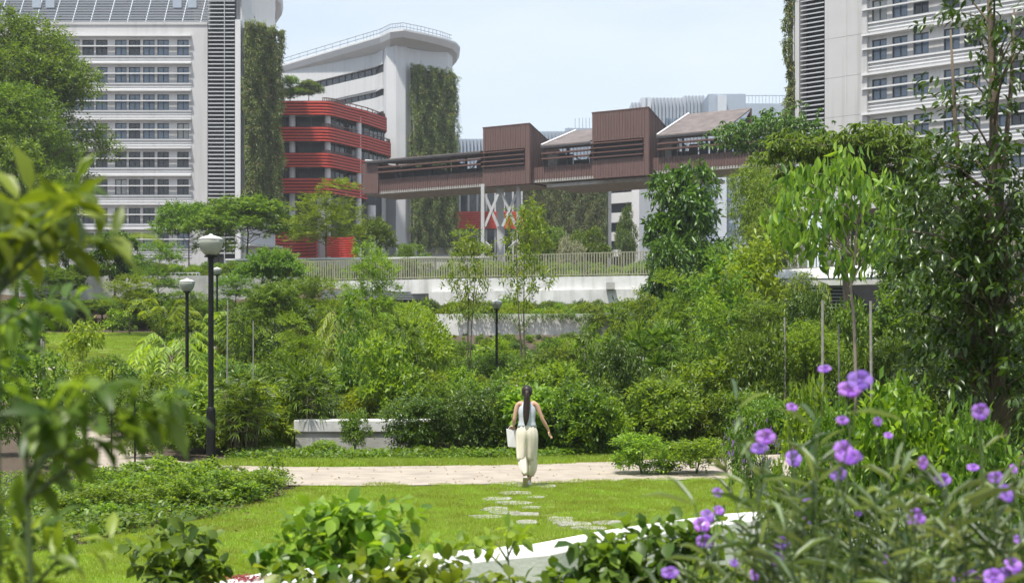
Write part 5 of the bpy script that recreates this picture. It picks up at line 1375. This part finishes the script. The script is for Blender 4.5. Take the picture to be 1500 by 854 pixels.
# ---- trees: kind, column, distance, top row, width in px, label
TREES = [
 ('big', 35, 108, 18, 265, 'tallest big leafy tree at the upper left, in front of the office building'),
 ('big', -15, 98, 110, 230, 'second big leafy tree cut by the left edge, its crown lower than its neighbour'),
 ('densem', 25, 85, 185, 150, 'round dark tree under the big leafy trees at the left edge'),
 ('umbrella', 277, 105, 293, 96, 'flat-crowned tree before the lower windows, left of the wide one'),
 ('umbrella', 362, 102, 287, 150, 'wide flat-crowned tree below the creeper wall, above the nearest lamp'),
 ('featherd', 320, 108, 300, 80, 'feathery tree filling the gap between the two flat-crowned trees'),
 ('feather', 478, 98, 272, 125, 'feathery spreading tree in front of the red balcony bands'),
 ('umbrella', 545, 104, 318, 60, 'small flat tree at the foot of the white tower'),
 ('dense', 168, 84, 340, 90, 'dark glossy tree below the office windows, left of the far lamps'),
 ('featherd', 232, 80, 358, 90, 'pale feathery tree over the grey retaining wall'),
 ('umbrella', 396, 70, 360, 88, 'umbrella-shaped small tree right of the nearest lamp bowl'),
 ('umbrella', 402, 60, 412, 110, 'lower umbrella tree with drooping tiers under the other one'),
 ('featherd', 345, 72, 400, 90, 'feathery small tree directly behind the nearest lamp post'),
 ('featherd', 280, 68, 430, 100, 'dark feathery tree behind the second lamp post'),
 ('dense', 215, 78, 415, 80, 'dense small tree above the top of the grass slope'),
 ('densem', 100, 82, 350, 90, 'rounded tree beyond the grass slope at the left'),
 ('featherd', 60, 80, 395, 100, 'feathery tree near the left edge beyond the grass slope'),
 ('densem', 150, 79, 440, 90, 'low bushy tree at the head of the grass slope'),
 ('feather', 545, 62, 352, 92, 'tall light green feathery tree left of the dark louvre slot'),
 ('feather', 500, 60, 420, 90, 'light feathery tree lower left of the tall one'),
 ('featherd', 460, 64, 405, 90, 'feathery tree between the umbrella trees and light green one'),
 ('slender', 685, 55, 335, 84, 'slender forked tree with thin foliage in front of the fence, left of the lamp'),
 ('slender', 768, 50, 296, 96, 'taller slender tree with a dark twisted trunk right of the garden lamp'),
 ('dense', 1000, 62, 248, 140, 'dark glossy broadleaf tree rising in front of the bridge'),
 ('dense', 975, 58, 350, 80, 'smaller dark broadleaf tree at the foot of the glossy one'),
 ('limeround', 1112, 70, 232, 120, 'bright yellow-green fine-leaved tree under the right end of the bridge'),
 ('limeround', 1130, 66, 310, 110, 'lower yellow-green tree beneath the brightest crown'),
 ('densem', 1055, 60, 345, 90, 'mid green tree between the glossy tree and yellow-green one'),
 ('densem', 1330, 66, 235, 130, 'green tree in front of the overhang of the right building'),
 ('dense', 1400, 60, 240, 130, 'dark tree behind the nearest right-hand tree, below the building'),
 ('limeround', 1310, 74, 300, 60, 'small fresh tree in the shade under the right building'),
 ('densem', 918, 150, 305, 34, 'little tree standing before the narrow white striped block'),
 ('feather', 690, 120, 342, 70, 'feathery tree at the foot of the creeper wall of the white tower'),
 ('densem', 600, 118, 352, 60, 'round tree beside the planter edge at the foot of the white tower'),
 ('densem', 800, 118, 330, 70, 'green tree before the creeper-covered block, left one'),
 ('feather', 780, 112, 300, 60, 'airy tree rising in front of the red slatted band under the bridge'),
 ('densem', 862, 125, 335, 60, 'green tree before the creeper-covered block, right one'),
 ('silver', 835, 112, 340, 46, 'silvery grey shrub behind the picket fence'),
 ('shrub', 600, 105, 362, 24, 'small round pink-flecked shrub by the planter edge'),
 ('dense', 1010, 130, 330, 70, 'dark tree behind the fence, between the bridge piers and the glossy tree'),
 ('saplingl', 122, 38, 478, 82, 'bright yellow-green little tree at the foot of the grass slope'),
 ('frondtree', 252, 47, 482, 150, 'small tree with long pale drooping leaves behind the second lamp'),
 ('saplingl', 620, 45, 448, 80, 'bright leafy young tree below the end of the low planter wall'),
 ('sapling', 520, 38, 430, 70, 'young tree with bare pale twigs above the bench wall'),
 ('frondtree', 500, 46, 440, 110, 'young tree with drooping compound leaves left of centre'),
 ('sapling', 460, 36, 520, 50, 'young thin tree behind the concrete bench'),
 ('sapling', 1010, 44, 400, 90, 'young tree with long leaves in the thicket right of centre'),
 ('sapling', 1060, 40, 380, 120, 'tall young tree in the thicket, left of the stakes'),
 ('saplingl', 1100, 48, 360, 120, 'fresh green young tree beneath the yellow-green trees'),
 ('slender', 1170, 44, 400, 90, 'slim multi-stemmed tree in front of the dark louvres'),
 ('sapling', 860, 42, 470, 60, 'thin sapling with few leaves in front of the planter wall'),
 ('sapling', 905, 52, 440, 60, 'thin sapling at the right end of the planter wall'),
 ('densem', 1330, 36, 400, 150, 'bushy tree behind the nearest right-hand tree, lower part'),
 ('limeround', 1180, 34, 470, 140, 'bushy fresh tree behind the purple flowers at the stakes'),
]
TREES += [
 ('feather', 440, 42, 470, 90, 'airy light green tree between the nearest lamp and the bench'),
 ('sapling', 395, 38, 500, 60, 'thin young tree just above the information board'),
 ('feather', 585, 50, 455, 100, 'airy spreading tree left of the low planter wall'),
 ('featherd', 650, 48, 500, 90, 'airy low tree beneath the left end of the low planter wall'),
 ('saplingl', 560, 40, 500, 90, 'bright young tree above the middle of the bench'),
 ('sapling', 800, 44, 505, 60, 'thin young tree above and right of the head of the woman'),
 ('feather', 880, 46, 490, 100, 'airy tree in front of the vines on the low planter wall'),
 ('slender', 940, 46, 425, 80, 'slim airy tree at the right end of the low planter wall'),
 ('feather', 1000, 50, 410, 110, 'airy light tree under the dark glossy broadleaf tree'),
 ('feather', 1080, 46, 400, 120, 'airy light green tree in the thicket left of the stakes'),
 ('slender', 1040, 38, 430, 90, 'slim many-stemmed tree in the thicket right of centre'),
 ('saplingl', 985, 36, 520, 90, 'yellow-green young tree above the small bench end'),
 ('featherd', 1120, 38, 450, 110, 'feathery mid green tree just left of the left stake'),
 ('feather', 190, 72, 400, 90, 'airy tree above the head of the grass slope'),
 ('saplingl', 90, 34, 560, 70, 'bright young tree near the left path bend'),
 ('feather', 430, 74, 395, 80, 'airy tree below the fence, right of the umbrella tree'),
]
PERX = {}
for t in TREES: PERX[t[5]] = place(*t[:5], t[5], {'big': 'big trees at the upper left', 'umbrella': 'flat-crowned trees', 'feather': 'feathery trees', 'featherd': 'feathery trees', 'dense': 'broadleaf trees', 'densem': 'broadleaf trees', 'limeround': 'fine-leaved trees', 'slender': 'slender trees', 'sapling': 'young trees', 'saplingl': 'young trees', 'frondtree': 'drooping-leaf trees'}.get(t[0]))

SHRUBS = [
 ('shrubd', 610, 30.0, 583, 130, 'large dark dense shrub at the path edge, right of the bench'),
 ('shrubd', 690, 30.2, 572, 120, 'large dark dense shrub at the path edge, directly left of the woman'),
 ('shrub', 650, 32.5, 555, 130, 'rounded shrub rising behind the two dark path-edge shrubs'),
 ('shrubd', 850, 31.2, 585, 120, 'dark dense shrub at the path edge, directly right of the woman'),
 ('shrubd', 905, 33, 500, 110, 'tall very dark bush right of the woman'),
 ('shrubd', 960, 32.5, 560, 110, 'dark shrub behind the small bench end'),
 ('shrubl', 800, 34, 530, 120, 'fresh green shrub seen just above the head of the woman'),
 ('shrubl', 570, 35, 500, 120, 'fresh green shrub above the bench, left of the garden lamp'),
 ('shrub', 745, 58, 520, 90, 'shrub behind the foot of the garden lamp post'),
 ('shrubl', 940, 25.2, 636, 105, 'low light green bush at the near edge of the path, left of the flowering one'),
 ('shrubl', 1020, 25.3, 640, 115, 'low light green bush at the near path edge, second from the left'),
 ('shrub', 236, 29.0, 598, 130, 'low spreading shrub in the bend of the path'),
 ('shrubl', 180, 36, 585, 80, 'shrub left of the bend of the path'),
 ('shrub', 285, 31, 580, 90, 'leafy shrub left of the foot of the nearest lamp post'),
 ('shrubl', 345, 30, 590, 90, 'leafy shrub between the nearest lamp post and fan palms'),
 ('shrub', 150, 48, 520, 90, 'shrub behind the bright yellow-green little tree'),
 ('shrub', 30, 30, 520, 150, 'tall leafy shrub near the left edge behind the blurred leaves'),
 ('shrub', 80, 27, 600, 110, 'leafy shrub below the tall one near the left edge'),
 ('shrubl', 1040, 34, 520, 130, 'fresh shrub in the thicket above the flowering bush'),
 ('shrub', 1110, 33, 480, 120, 'tall leafy shrub in the thicket, left of the stakes'),
 ('shrubd', 1180, 36, 430, 110, 'dark tall shrub below the dark louvres'),
 ('shrub', 1240, 36, 450, 120, 'tall shrub behind the staked young tree'),
 ('shrubd', 1400, 30, 450, 190, 'dark tall shrub at the right behind the nearest tree'),
 ('shrubd', 1480, 26, 470, 160, 'dark shrub cut by the right edge'),
 ('shrub', 1300, 32, 480, 140, 'shrub behind the purple flowers, right of the stakes'),
 ('shrubl', 470, 29.2, 645, 60, 'small low plant in front of the concrete bench'),
 ('shrub', 520, 30.4, 600, 60, 'thin shrub growing over the middle of the concrete bench'),
]
for t in SHRUBS: place(*t[:5], t[5], 'garden shrubs')
PALMS = [(355, 29.3, 545, 98, 'larger dark fan palm clump just right of the nearest lamp post'), (450, 31.6, 532, 90, 'fan palm clump behind the left end of the concrete bench'),
 (430, 36, 530, 60, 'fan palm behind the information board'), (590, 40, 470, 70, 'fan palm in the planting below the dark louvre slot'), (960, 36, 470, 90, 'fan palm in the thicket right of the woman')]
for t in PALMS: place('palm', t[0], t[1], t[2], t[3], t[4], 'fan palms')
FERNS = [(240, 64, 440, 120, 'arching fern clump on the bank behind the second lamp'), (350, 62, 450, 120, 'arching fern clump on the bank behind the nearest lamp'), (1170, 56, 425, 110, 'fern clump left of the dark louvres at the right')]
for t in FERNS: place('fern', *t[:4], t[4], 'arching ferns')
# bed at the left of the lawn
rr = random.Random(12); k = 0
bed = [(205, 24.5), (240, 23.4), (262, 22.1), (285, 24.0), (300, 22.4), (322, 20.9), (335, 23.6), (350, 22.0), (362, 20.6), (378, 22.8), (392, 21.4), (402, 22.7), (300, 20.2), (270, 20.4), (238, 21.4), (210, 22.4), (182, 23.2), (170, 21.4), (150, 22.6), (140, 20.4), (195, 20.2), (225, 19.6), (120, 21.4), (100, 19.6), (165, 19.2), (255, 20.0), (285, 21.2), (310, 21.6), (215, 20.9), (180, 19.9), (150, 20.9), (135, 19.4), (245, 22.6), (270, 23.2), (330, 22.2), (200, 19.0), (230, 20.2), (345, 20.9), (120, 18.6), (160, 18.2), (90, 18.4)]
for px, Y in bed:
    hgt = rr.uniform(.28, .48) if px < 235 else rr.uniform(.32, .62); place('bedplant', px, Y, HOR - (hgt - CZ) * K / Y, rr.uniform(50, 80), 'leafy knee-high plant in the bed along the left side of the lawn', 'knee-high plants in the bed left of the lawn')

# ---- young staked tree with hanging leaves
def hang_tree():
    Y = 30; x0 = X(1252, Y); T_ = empty('young_tree', (x0, Y, 0), 'young staked tree with large limp hanging light green leaves', 'tree'); m = MB(); s = Leaves(91)
    def W(px, py, dy=0): return Vector((X(px, Y) , Y + dy, Z(py, Y)))
    m.tube([(x0, Y, -.2), W(1254, 560), W(1251, 470), W(1246, 420), W(1252, 380), W(1256, 330), W(1246, 290), W(1236, 262)], [.042, .04, .036, .032, .028, .022, .016, .01], 8)
    tips = [(1150, 300, .2), (1165, 270, -.2), (1185, 255, .3), (1215, 245, 0), (1240, 240, -.3), (1262, 262, .3), (1282, 300, .2), (1290, 270, -.4), (1140, 325, -.3), (1180, 330, .4), (1205, 310, -.5), (1160, 350, .1), (1275, 350, .1), (1300, 340, -.3), (1225, 385, -.2), (1200, 365, .3), (1230, 300, .5), (1255, 290, -.6), (1285, 372, .2), (1228, 340, .4), (1170, 300, -.5), (1195, 285, .5), (1215, 275, .1), (1245, 320, .4), (1262, 385, .3), (1188, 345, -.4)]
    base = [(1246, 420), (1252, 380), (1256, 330), (1246, 290)]
    for i, (a, b, dy) in enumerate(tips):
        bs = min(base, key=lambda q_: abs(q_[1] - (b + 45))); p0 = W(*bs); p2 = W(a, b - 6, dy); p1 = p0.lerp(p2, .55) + Vector((0, 0, .18))
        m.tube([p0, p1, p2], [.018, .012, .006], 5, False)
        n = 40; P = np.array(p2) + s.r.normal(0, .17, (n, 3)) * [1.3, 1.3, .9]
        D = s.r.normal(0, .35, (n, 3)) + [0, 0, -1]
        s.put(P, D, s.r.normal(0, 1, (n, 3)) * [1, 1, .2], s.r.uniform(.2, .38, n), .11, T8)
    m.build('trunk', BARKP, T_, smooth=True); o = bpy.data.objects.new('crown', s.mesh('crown', LF['fresh'])); COL.objects.link(o); o.parent = T_; o.location = -T_.location
hang_tree()
# ---- tree with flat drooping tiers in front of the right building
def tier_tree():
    Y = 40; x0 = X(1240, Y); T_ = empty('tiered_tree', (x0, Y, 0), 'tree with flat spreading tiers of drooping glossy leaves, crossing in front of the right building', 'tree'); m = MB(); s = Leaves(92)
    def W(px, py, dy=0): return Vector((X(px, Y), Y + dy, Z(py, Y)))
    m.tube([(x0, Y, -.2), W(1242, 500), W(1238, 400), W(1243, 300), W(1240, 235), W(1236, 200)], [.11, .10, .085, .07, .05, .03], 9)
    tiers = [((1225, 205), 100, 20, 26, .9), ((1285, 200), 55, 18, 12, .7), ((1170, 215), 45, 14, 9, .6), ((1270, 245), 60, 16, 12, .7), ((1330, 262), 50, 26, 12, .8), ((1310, 225), 50, 18, 10, .8), ((1200, 250), 50, 12, 8, .6)]
    for (c_, rx, ry, nb_, dpt) in tiers:
        for k in range(int(nb_ * 2.4)):
            a = s.r.uniform(-1, 1); px = c_[0] + rx * a; py = c_[1] + s.r.uniform(-1, 1) * ry * 1.15 * (1 - .5 * abs(a)) + 12 * a * a; dy = s.r.normal(0, dpt)
            e = W(px, py, dy)
            if k % 3 == 0: m.tube([W(1240, c_[1] + 25), W(1240, c_[1] + 22).lerp(e, .6) + Vector((0, 0, .15)), e], [.035, .022, .008], 5, False)
            n = 9; an = s.r.random() * 6.28 + np.arange(n) * 6.28 / n
            for ring_ in range(7):
                off = s.r.normal(0, .16, 3) * [1.6, 1.6, .35]; P = np.tile(np.array(e) + off, (n, 1))
                D = np.stack([np.cos(an + ring_), np.sin(an + ring_), np.full(n, -.75)], 1) + s.r.normal(0, .35, (n, 3))
                s.put(P, D, np.tile([0, 0, 1.], (n, 1)) + s.r.normal(0, .2, (n, 3)), s.r.uniform(.14, .26, n), .065, T4)
    m.build('trunk', BARK, T_, smooth=True); o = bpy.data.objects.new('crown', s.mesh('crown', LF['mid'])); COL.objects.link(o); o.parent = T_; o.location = -T_.location
    Y = 46; YT = 77; T2 = empty('tiered_tree', (X(1090, YT), YT, 3), 'dark tree reaching a flat branch of drooping leaves across the right end of the bridge', 'tree'); m = MB(); s = Leaves(93)
    W2 = lambda px, py, dy=0: Vector((X(px, YT), YT + dy, Z(py, YT)))
    m.tube([W2(1090, 500), W2(1094, 400), W2(1100, 260), W2(1120, 200)], [.11, .09, .06, .03], 8)
    for k in range(90):
        a = s.r.uniform(-1, 1); px = 1122 + 66 * a; py = 192 + s.r.uniform(-1, 1) * 26 * (1 - .55 * abs(a)) + 8 * (a < 0) * abs(a); e = W2(px, py, s.r.normal(0, 1.2))
        if k % 4 == 0: m.tube([W2(1105, 240), W2(1110, 215).lerp(e, .5), e], [.03, .02, .008], 5, False)
        n = 9; an = s.r.random() * 6.28 + np.arange(n) * 6.28 / n
        for ring_ in range(7):
            off = s.r.normal(0, .35, 3) * [1.4, 1.4, .6]; P = np.tile(np.array(e) + off, (n, 1))
            D = np.stack([np.cos(an + ring_), np.sin(an + ring_), np.full(n, -.8)], 1) + s.r.normal(0, .35, (n, 3))
            s.put(P, D, np.tile([0, 0, 1.], (n, 1)) + s.r.normal(0, .2, (n, 3)), s.r.uniform(.2, .36, n), .09, T4)
    m.build('trunk', BARK, T2, smooth=True); o = bpy.data.objects.new('crown', s.mesh('crown', LF['dark'])); COL.objects.link(o); o.parent = T2; o.location = -T2.location
tier_tree()
# ---- nearest tree at the right
def near_tree():
    Y = 11.5; x0 = X(1462, Y); T_ = empty('nearest_tree', (x0, Y, 0), 'nearest tree, tall and dark with a thin trunk, covering the right edge of the picture', 'tree'); m = MB(); s = Leaves(94)
    W = lambda px, py, dy=0: Vector((X(px, Y), Y + dy, Z(py, Y)))
    m.tube([W(1464, 720), W(1462, 560), W(1460, 420), W(1456, 280), W(1456, 140), W(1450, 30), W(1446, -60)], [.07, .06, .052, .045, .032, .02, .01], 9)
    m.tube([W(1440, 720, .2), W(1436, 500, .2), W(1428, 330, .2), W(1405, 180, .1), W(1398, 40, .1)], [.035, .03, .025, .018, .008], 7)
    m.tube([W(1490, 700, .3), W(1494, 450, .3), W(1485, 280, .3), W(1500, 120, .3), W(1505, 0, .3)], [.04, .035, .025, .018, .008], 7)
    r = s.r
    spec = [(1440, -20, 58, 40, 22), (1425, 40, 45, 45, 26), (1475, 60, 40, 50, 26), (1440, 120, 70, 42, 38), (1400, 200, 55, 45, 26), (1470, 210, 55, 50, 38), (1430, 290, 80, 55, 90), (1370, 340, 50, 50, 50), (1460, 380, 70, 60, 130), (1400, 420, 70, 60, 120), (1480, 480, 60, 60, 120), (1410, 510, 62, 50, 90), (1360, 400, 46, 60, 40), (1480, 330, 50, 60, 80), (1380, 260, 50, 40, 34), (1490, 560, 50, 40, 60), (1440, 560, 40, 35, 40)]
    for (cx, cy_, rx, ry, n) in spec:
        n = int(n * (.62 if cy_ < 240 else .75))
        a = r.uniform(0, 6.28, n); q = np.sqrt(r.random(n)); px = cx + rx * q * np.cos(a); py = cy_ + ry * q * np.sin(a); dy = r.normal(0, .45, n)
        C = np.array([list(W(p, v, d)) for p, v, d in zip(px, py, dy)])
        D = np.stack([np.cos(a), r.normal(0, .6, n), r.uniform(-.3, .8, n)], 1)
        s.sprigs(C, D, .2 * r.uniform(.6, 1.3, n), 10, .088, .034, 1.0, .55, T8)
        for p in C[::5]:
            z_ = p[2] - .35; t0 = (x0 + (X(1450, Y) - x0) * .5, Y, z_); m.tube([t0, (Vector(t0) + Vector(p)) / 2 + Vector((0, 0, .08)), p], [.012, .008, .004], 4, False)
    m.build('trunk', BARK, T_, smooth=True); o = bpy.data.objects.new('crown', s.mesh('crown', LF['deep'])); COL.objects.link(o); o.parent = T_; o.location = -T_.location
near_tree()

# ---- out-of-focus leafy branches at the left edge
def near_branch(name, label, Y, base, tips, leaf, mat, seed, nl=9, sp=.09, stem=.006, T=T8, droop=.45, fill=0):
    z0 = float(terrain(X(base, Y), Y)); T_ = empty(name, (X(base, Y), Y, z0), label, 'shrub'); m = MB(); s = Leaves(seed); r = s.r
    b = Vector((X(base, Y), Y, z0 - .05))
    ztop = Z(min(t_[1] for t_ in tips) + 20, Y); top_ = Vector((b.x + r.normal() * .02, Y + .02, ztop)); low_ = b.copy()
    m.tube([b, b.lerp(top_, .5) + Vector((.015, .01, 0)), top_], [stem * 1.7, stem * 1.2, stem * .6], 6, False)
    for (px, py, dy) in tips:
        e = Vector((X(px, Y), Y + dy, Z(py, Y))); f_ = max(0, min(.95, (e.z - .35 * abs(e.x - b.x) - .06 - low_.z) / max(.1, top_.z - low_.z))); b = low_.lerp(top_, f_)
        mid = b.lerp(e, .55) + Vector((r.normal() * .01, r.normal() * .02, .02)); m.tube([b, mid, e], [stem * .9, stem * .7, stem * .4], 5, False)
        d0 = np.array((e - mid).normalized())
        C = np.array([list(e), list(e - Vector(d0) * sp * .9)])
        for q_ in range(fill):
            t_ = .35 + .6 * (q_ + r.random()) / fill; c_ = b.lerp(mid, t_ * 1.6) if t_ < .6 else mid.lerp(e, (t_ - .6) * 2); sd_ = r.normal(0, 1, 3) * [1, 1, .4]
            s.sprigs(np.array([list(c_)]), sd_[None, :], sp * 1.3, nl, leaf[0], leaf[1], 1.0, droop, T, jit=.3)
        s.sprigs(C, np.tile(d0, (2, 1)) + r.normal(0, .25, (2, 3)), sp, nl, leaf[0], leaf[1], 1.0, droop, T, jit=.2)
    m.build('stem', STEM, T_, smooth=True); o = bpy.data.objects.new('leaves', s.mesh('leaves', LF[mat])); COL.objects.link(o); o.parent = T_; o.location = -T_.location
    return T_
near_branch('leafy_shrub', 'out-of-focus branch with broad bright leaves at the upper left edge', 2.5, -40, [(20, 330, 0), (70, 300, .05), (112, 318, -.04), (-10, 290, .1), (15, 370, .1), (95, 345, .1)], (.08, .034), 'fresh', 201, 8, .08)
near_branch('leafy_shrub', 'out-of-focus leafy branches at the left edge, halfway up', 2.7, -70, [(10, 470, 0), (40, 445, .1), (-20, 540, .05), (20, 600, .1)], (.065, .028), 'mid', 202, 8, fill=1)
near_branch('leafy_shrub', 'out-of-focus branch with large pointed leaves reaching right above the path bend', 2.4, 40, [(120, 585, 0), (190, 590, .05), (60, 610, .0), (210, 620, .1), (130, 645, -.03), (50, 680, .05)], (.076, .031), 'mid', 203, 8, .07)
near_branch('leafy_shrub', 'out-of-focus leafy plant filling the bottom left corner', 3.2, 20, [(10, 740, 0), (50, 775, .1), (100, 815, .1), (30, 820, 0), (-10, 780, 0), (60, 850, 0)], (.07, .03), 'fresh', 204, 6, fill=1)
# low blurred bushes before the ledge
near_branch('low_bush', 'blurred low bush with round leaves in front of the lawn, left of centre', 6.6, 500, [(405, 800, 0), (430, 775, .2), (470, 752, .1), (505, 742, 0), (550, 752, .1), (590, 778, .2), (610, 805, 0), (560, 800, -.2), (420, 825, 0), (480, 830, 0), (520, 768, .2)], (.085, .062), 'fresh', 205, 9, .13, fill=4)
near_branch('low_bush', 'small blurred dark bush left of the larger low bush, at the lawn edge', 7.2, 255, [(215, 805, 0), (240, 790, .1), (270, 786, 0), (295, 800, .1), (250, 820, 0), (280, 822, .1), (225, 830, 0), (260, 840, 0), (300, 835, .1)], (.085, .062), 'mid', 206, 8, .12, fill=2)
near_branch('low_bush', 'blurred low leaves along the bottom edge below the white ledge, centre left', 6.0, 560, [(430, 855, 0), (480, 850, 0), (580, 855, 0), (640, 838, .1), (690, 846, 0), (740, 850, .1), (600, 845, 0), (540, 842, 0)], (.08, .06), 'fresh', 207, 9, .14, fill=3)
near_branch('low_bush', 'blurred low leaves along the bottom edge, centre right', 6.0, 850, [(830, 850, 0), (860, 830, .1), (880, 810, 0), (905, 792, .1), (940, 782, .1), (1030, 775, 0), (1050, 800, .1), (970, 778, 0), (900, 855, 0), (950, 835, 0), (990, 800, .1), (1010, 820, 0), (980, 845, 0)], (.085, .06), 'mid', 208, 9, .14, fill=3)
near_branch('low_bush', 'blurred sprig with a few bright leaves standing before the stepping stones', 6.4, 745, [(745, 775, 0), (765, 790, .1), (725, 795, 0), (690, 800, .1)], (.07, .05), 'lime', 209, 5, .08)
# bright compound-leaved shrubs behind the purple flowers
for i, (px, Y, top, wd, kind, lab) in enumerate([(1178, 12.5, 575, 120, 'shrubl', 'soft bright shrub at the left behind the purple flowers'), (1230, 11.5, 600, 170, 'shrub', 'soft leafy shrub in the middle behind the purple flowers'), (1340, 11, 560, 210, 'shrubl', 'soft lime green shrub behind the purple flowers, right of centre'), (1450, 10, 590, 190, 'shrub', 'soft leafy shrub behind the purple flowers near the right edge'), (1170, 9.5, 680, 180, 'shrub', 'low soft shrub in front of the others behind the purple flowers')]):
    place(kind, px, Y, top, wd, lab, 'soft shrubs behind the flowers')

# ---- purple flowering plants
PUR = leafmat('purple_petal', (.24, .09, .55), (.40, .20, .74), .35, .6, .2)
def flower_mesh():
    m = MB(); n = 5; rings = [(.004, 0), (.006, .018), (.011, .030)]
    vs = [(0, 0, 0)]
    m.lathe([(.003, 0), (.004, .015), (.008, .026)], (0, 0, 0), 8)
    for k in range(n):
        a = 6.2832 * k / n; pts = [(0.006, .024), (.016, .034), (.026, .036), (.029, .032)]
        w_ = [.22, .55, .58, .28]; v = []
        for (r0, z), ww in zip(pts, w_):
            for sgn in (-1, 0, 1): v.append((r0 * math.cos(a + sgn * ww), r0 * math.sin(a + sgn * ww), z + (.003 if sgn == 0 else 0)))
        m.add(v, [(3 * i + j, 3 * i + j + 1, 3 * i + 4 + j, 3 * i + 3 + j) for i in range(3) for j in range(2)])
    return mesh_of(m, 'flower', PUR)
FLM = flower_mesh()
FL = [(1240, 575, 18), (1259, 564, 20), (1210, 545, 10), (1155, 600, 10), (1229, 624, 11), (1279, 619, 9), (1122, 643, 18), (1117, 663, 16), (1160, 680, 15), (1228, 668, 18), (1250, 677, 17), (1225, 695, 15), (1238, 662, 14), (1433, 603, 17), (1048, 727, 9), (1033, 760, 12), (1020, 778, 15), (1033, 792, 16), (1050, 750, 9), (1183, 733, 9), (1178, 765, 10), (1151, 793, 13), (1136, 818, 12), (1187, 828, 13), (1280, 818, 14), (1346, 758, 16), (1385, 712, 15), (1424, 690, 9), (1458, 712, 16), (1462, 730, 14), (1480, 690, 8), (1477, 835, 16), (1495, 795, 12), (1425, 846, 14), (1452, 850, 15), (1470, 846, 14), (1343, 677, 10), (1340, 765, 12), (1390, 780, 9), (1100, 845, 10), (980, 842, 14), (1072, 830, 8), (1300, 640, 7), (1256, 755, 7), (1500, 840, 14), (1395, 850, 10)]
def ruellia():
    groups = {}
    plants = [(1040, 4.6), (1120, 4.2), (1175, 4.9), (1235, 3.9), (1290, 4.5), (1345, 4.0), (1400, 4.6), (1455, 4.0), (1500, 4.4), (1080, 3.9), (990, 4.3)]
    desc = ['with a cluster of three flowers low at its left', 'with the two stacked open flowers', 'with single flowers among narrow leaves', 'with the topmost pair of flowers', 'of grey-green leaves, sparsely flowered', 'with flowers halfway up, right of the topmost pair', 'with a lone small flower, left of the right edge one', 'with the single bright flower high at the right', 'cut by the right edge', 'low in the bottom edge, narrow leaved', 'leftmost of the purple flowering plants']
    for i, (bpx, Y) in enumerate(plants):
        x0 = X(bpx, Y); z0 = float(terrain(x0, Y)); T_ = empty('flowering_plant', (x0, Y, z0), 'purple flowering plant ' + desc[i], 'plant', 'purple flowering plants in the foreground')
        groups[i] = [T_, MB(), Leaves(300 + i), x0, Y, z0]
    for (px, py, sz) in FL:
        i = min(range(len(plants)), key=lambda k: abs(plants[k][0] - px) + (20 * abs(plants[k][1] - (4 if sz > 12 else 4.8))))
        T_, m, s, x0, Y0, z0 = groups[i]; Y = Y0 + random.uniform(-.3, .3)
        e = Vector((X(px, Y), Y, Z(py, Y))); b = Vector((x0 + random.uniform(-.12, .12), Y0 + random.uniform(-.1, .1), z0 - .03)); mid = b.lerp(e, .6) + Vector((random.uniform(-.05, .05), 0, .05))
        m.tube([b, mid, e - Vector((0, 0, .02))], [.0045, .0035, .002], 5, False)
        f = bpy.data.objects.new('flower', FLM); COL.objects.link(f); f.parent = T_; f.location = e - T_.location
        k = sz * 1.95 * Y / K / .058; f.scale = (k * random.uniform(.8, 1.1), k * random.uniform(.65, 1.1), k * random.uniform(.7, 1.3))
        dv = Vector((random.uniform(-.6, .6), -1, random.uniform(.0, .9))); f.rotation_euler = dv.to_track_quat('Z', 'Y').to_euler()
    for i, (T_, m, s, x0, Y0, z0) in groups.items():
        for k in range(14 if i in (0, 9, 10) else 20):
            h = random.uniform(.45, .98) * {3: 1.15, 7: 1.0, 0: .62, 9: .7, 10: .45}.get(i, .85); a = random.uniform(0, 6.28); q = random.uniform(.05, .34)
            e = Vector((x0 + q * math.cos(a) * 1.1, Y0 + q * math.sin(a), z0 + h)); b = Vector((x0 + .1 * math.cos(a), Y0 + .1 * math.sin(a), z0 - .03)); mid = b.lerp(e, .5) + Vector((0, 0, .07))
            m.tube([b, mid, e], [.0045, .0035, .0015], 5, False)
            n = 13; t = s.r.random(n); P = np.array([list(b.lerp(mid, v * 2) if v < .5 else mid.lerp(e, v * 2 - 1)) for v in t])
            an = s.r.uniform(0, 6.28, n); D = np.stack([np.cos(an), np.sin(an), s.r.uniform(.1, 1.1, n)], 1)
            s.put(P, D, np.stack([-np.cos(an) * .5, -np.sin(an) * .5, np.ones(n)], 1), s.r.uniform(.09, .18, n), .017, T8)
        m.build('stem', STEM, T_, smooth=True); o = bpy.data.objects.new('leaves', s.mesh('leaves', LF['grey'])); COL.objects.link(o); o.parent = T_; o.location = -T_.location
ruellia()
# the distant purple-flecked bush
def far_purple():
    r = place('shrub', 1100, 20.5, 598, 96, 'airy grey-green bush dotted with small purple flowers beyond the foreground ones', None); r.name = 'flowering_bush'; r['category'] = 'shrub'
    s = Leaves(401); n = 120
    p, d = ellipsoid_pts(s.r, n, (0, 0, 1.0), (1.1, 1.1, .8), .9, -.3)
    P = np.repeat(p, 5, 0); an = np.tile(np.arange(5) * 1.2566, n); D = np.stack([np.cos(an), s.r.normal(0, .4, 5 * n), np.sin(an)], 1)
    s.put(P, D, np.repeat(d, 5, 0), .05, .04, T4); o = bpy.data.objects.new('blossom', s.mesh('blossom', PUR)); COL.objects.link(o); o.parent = r
far_purple()
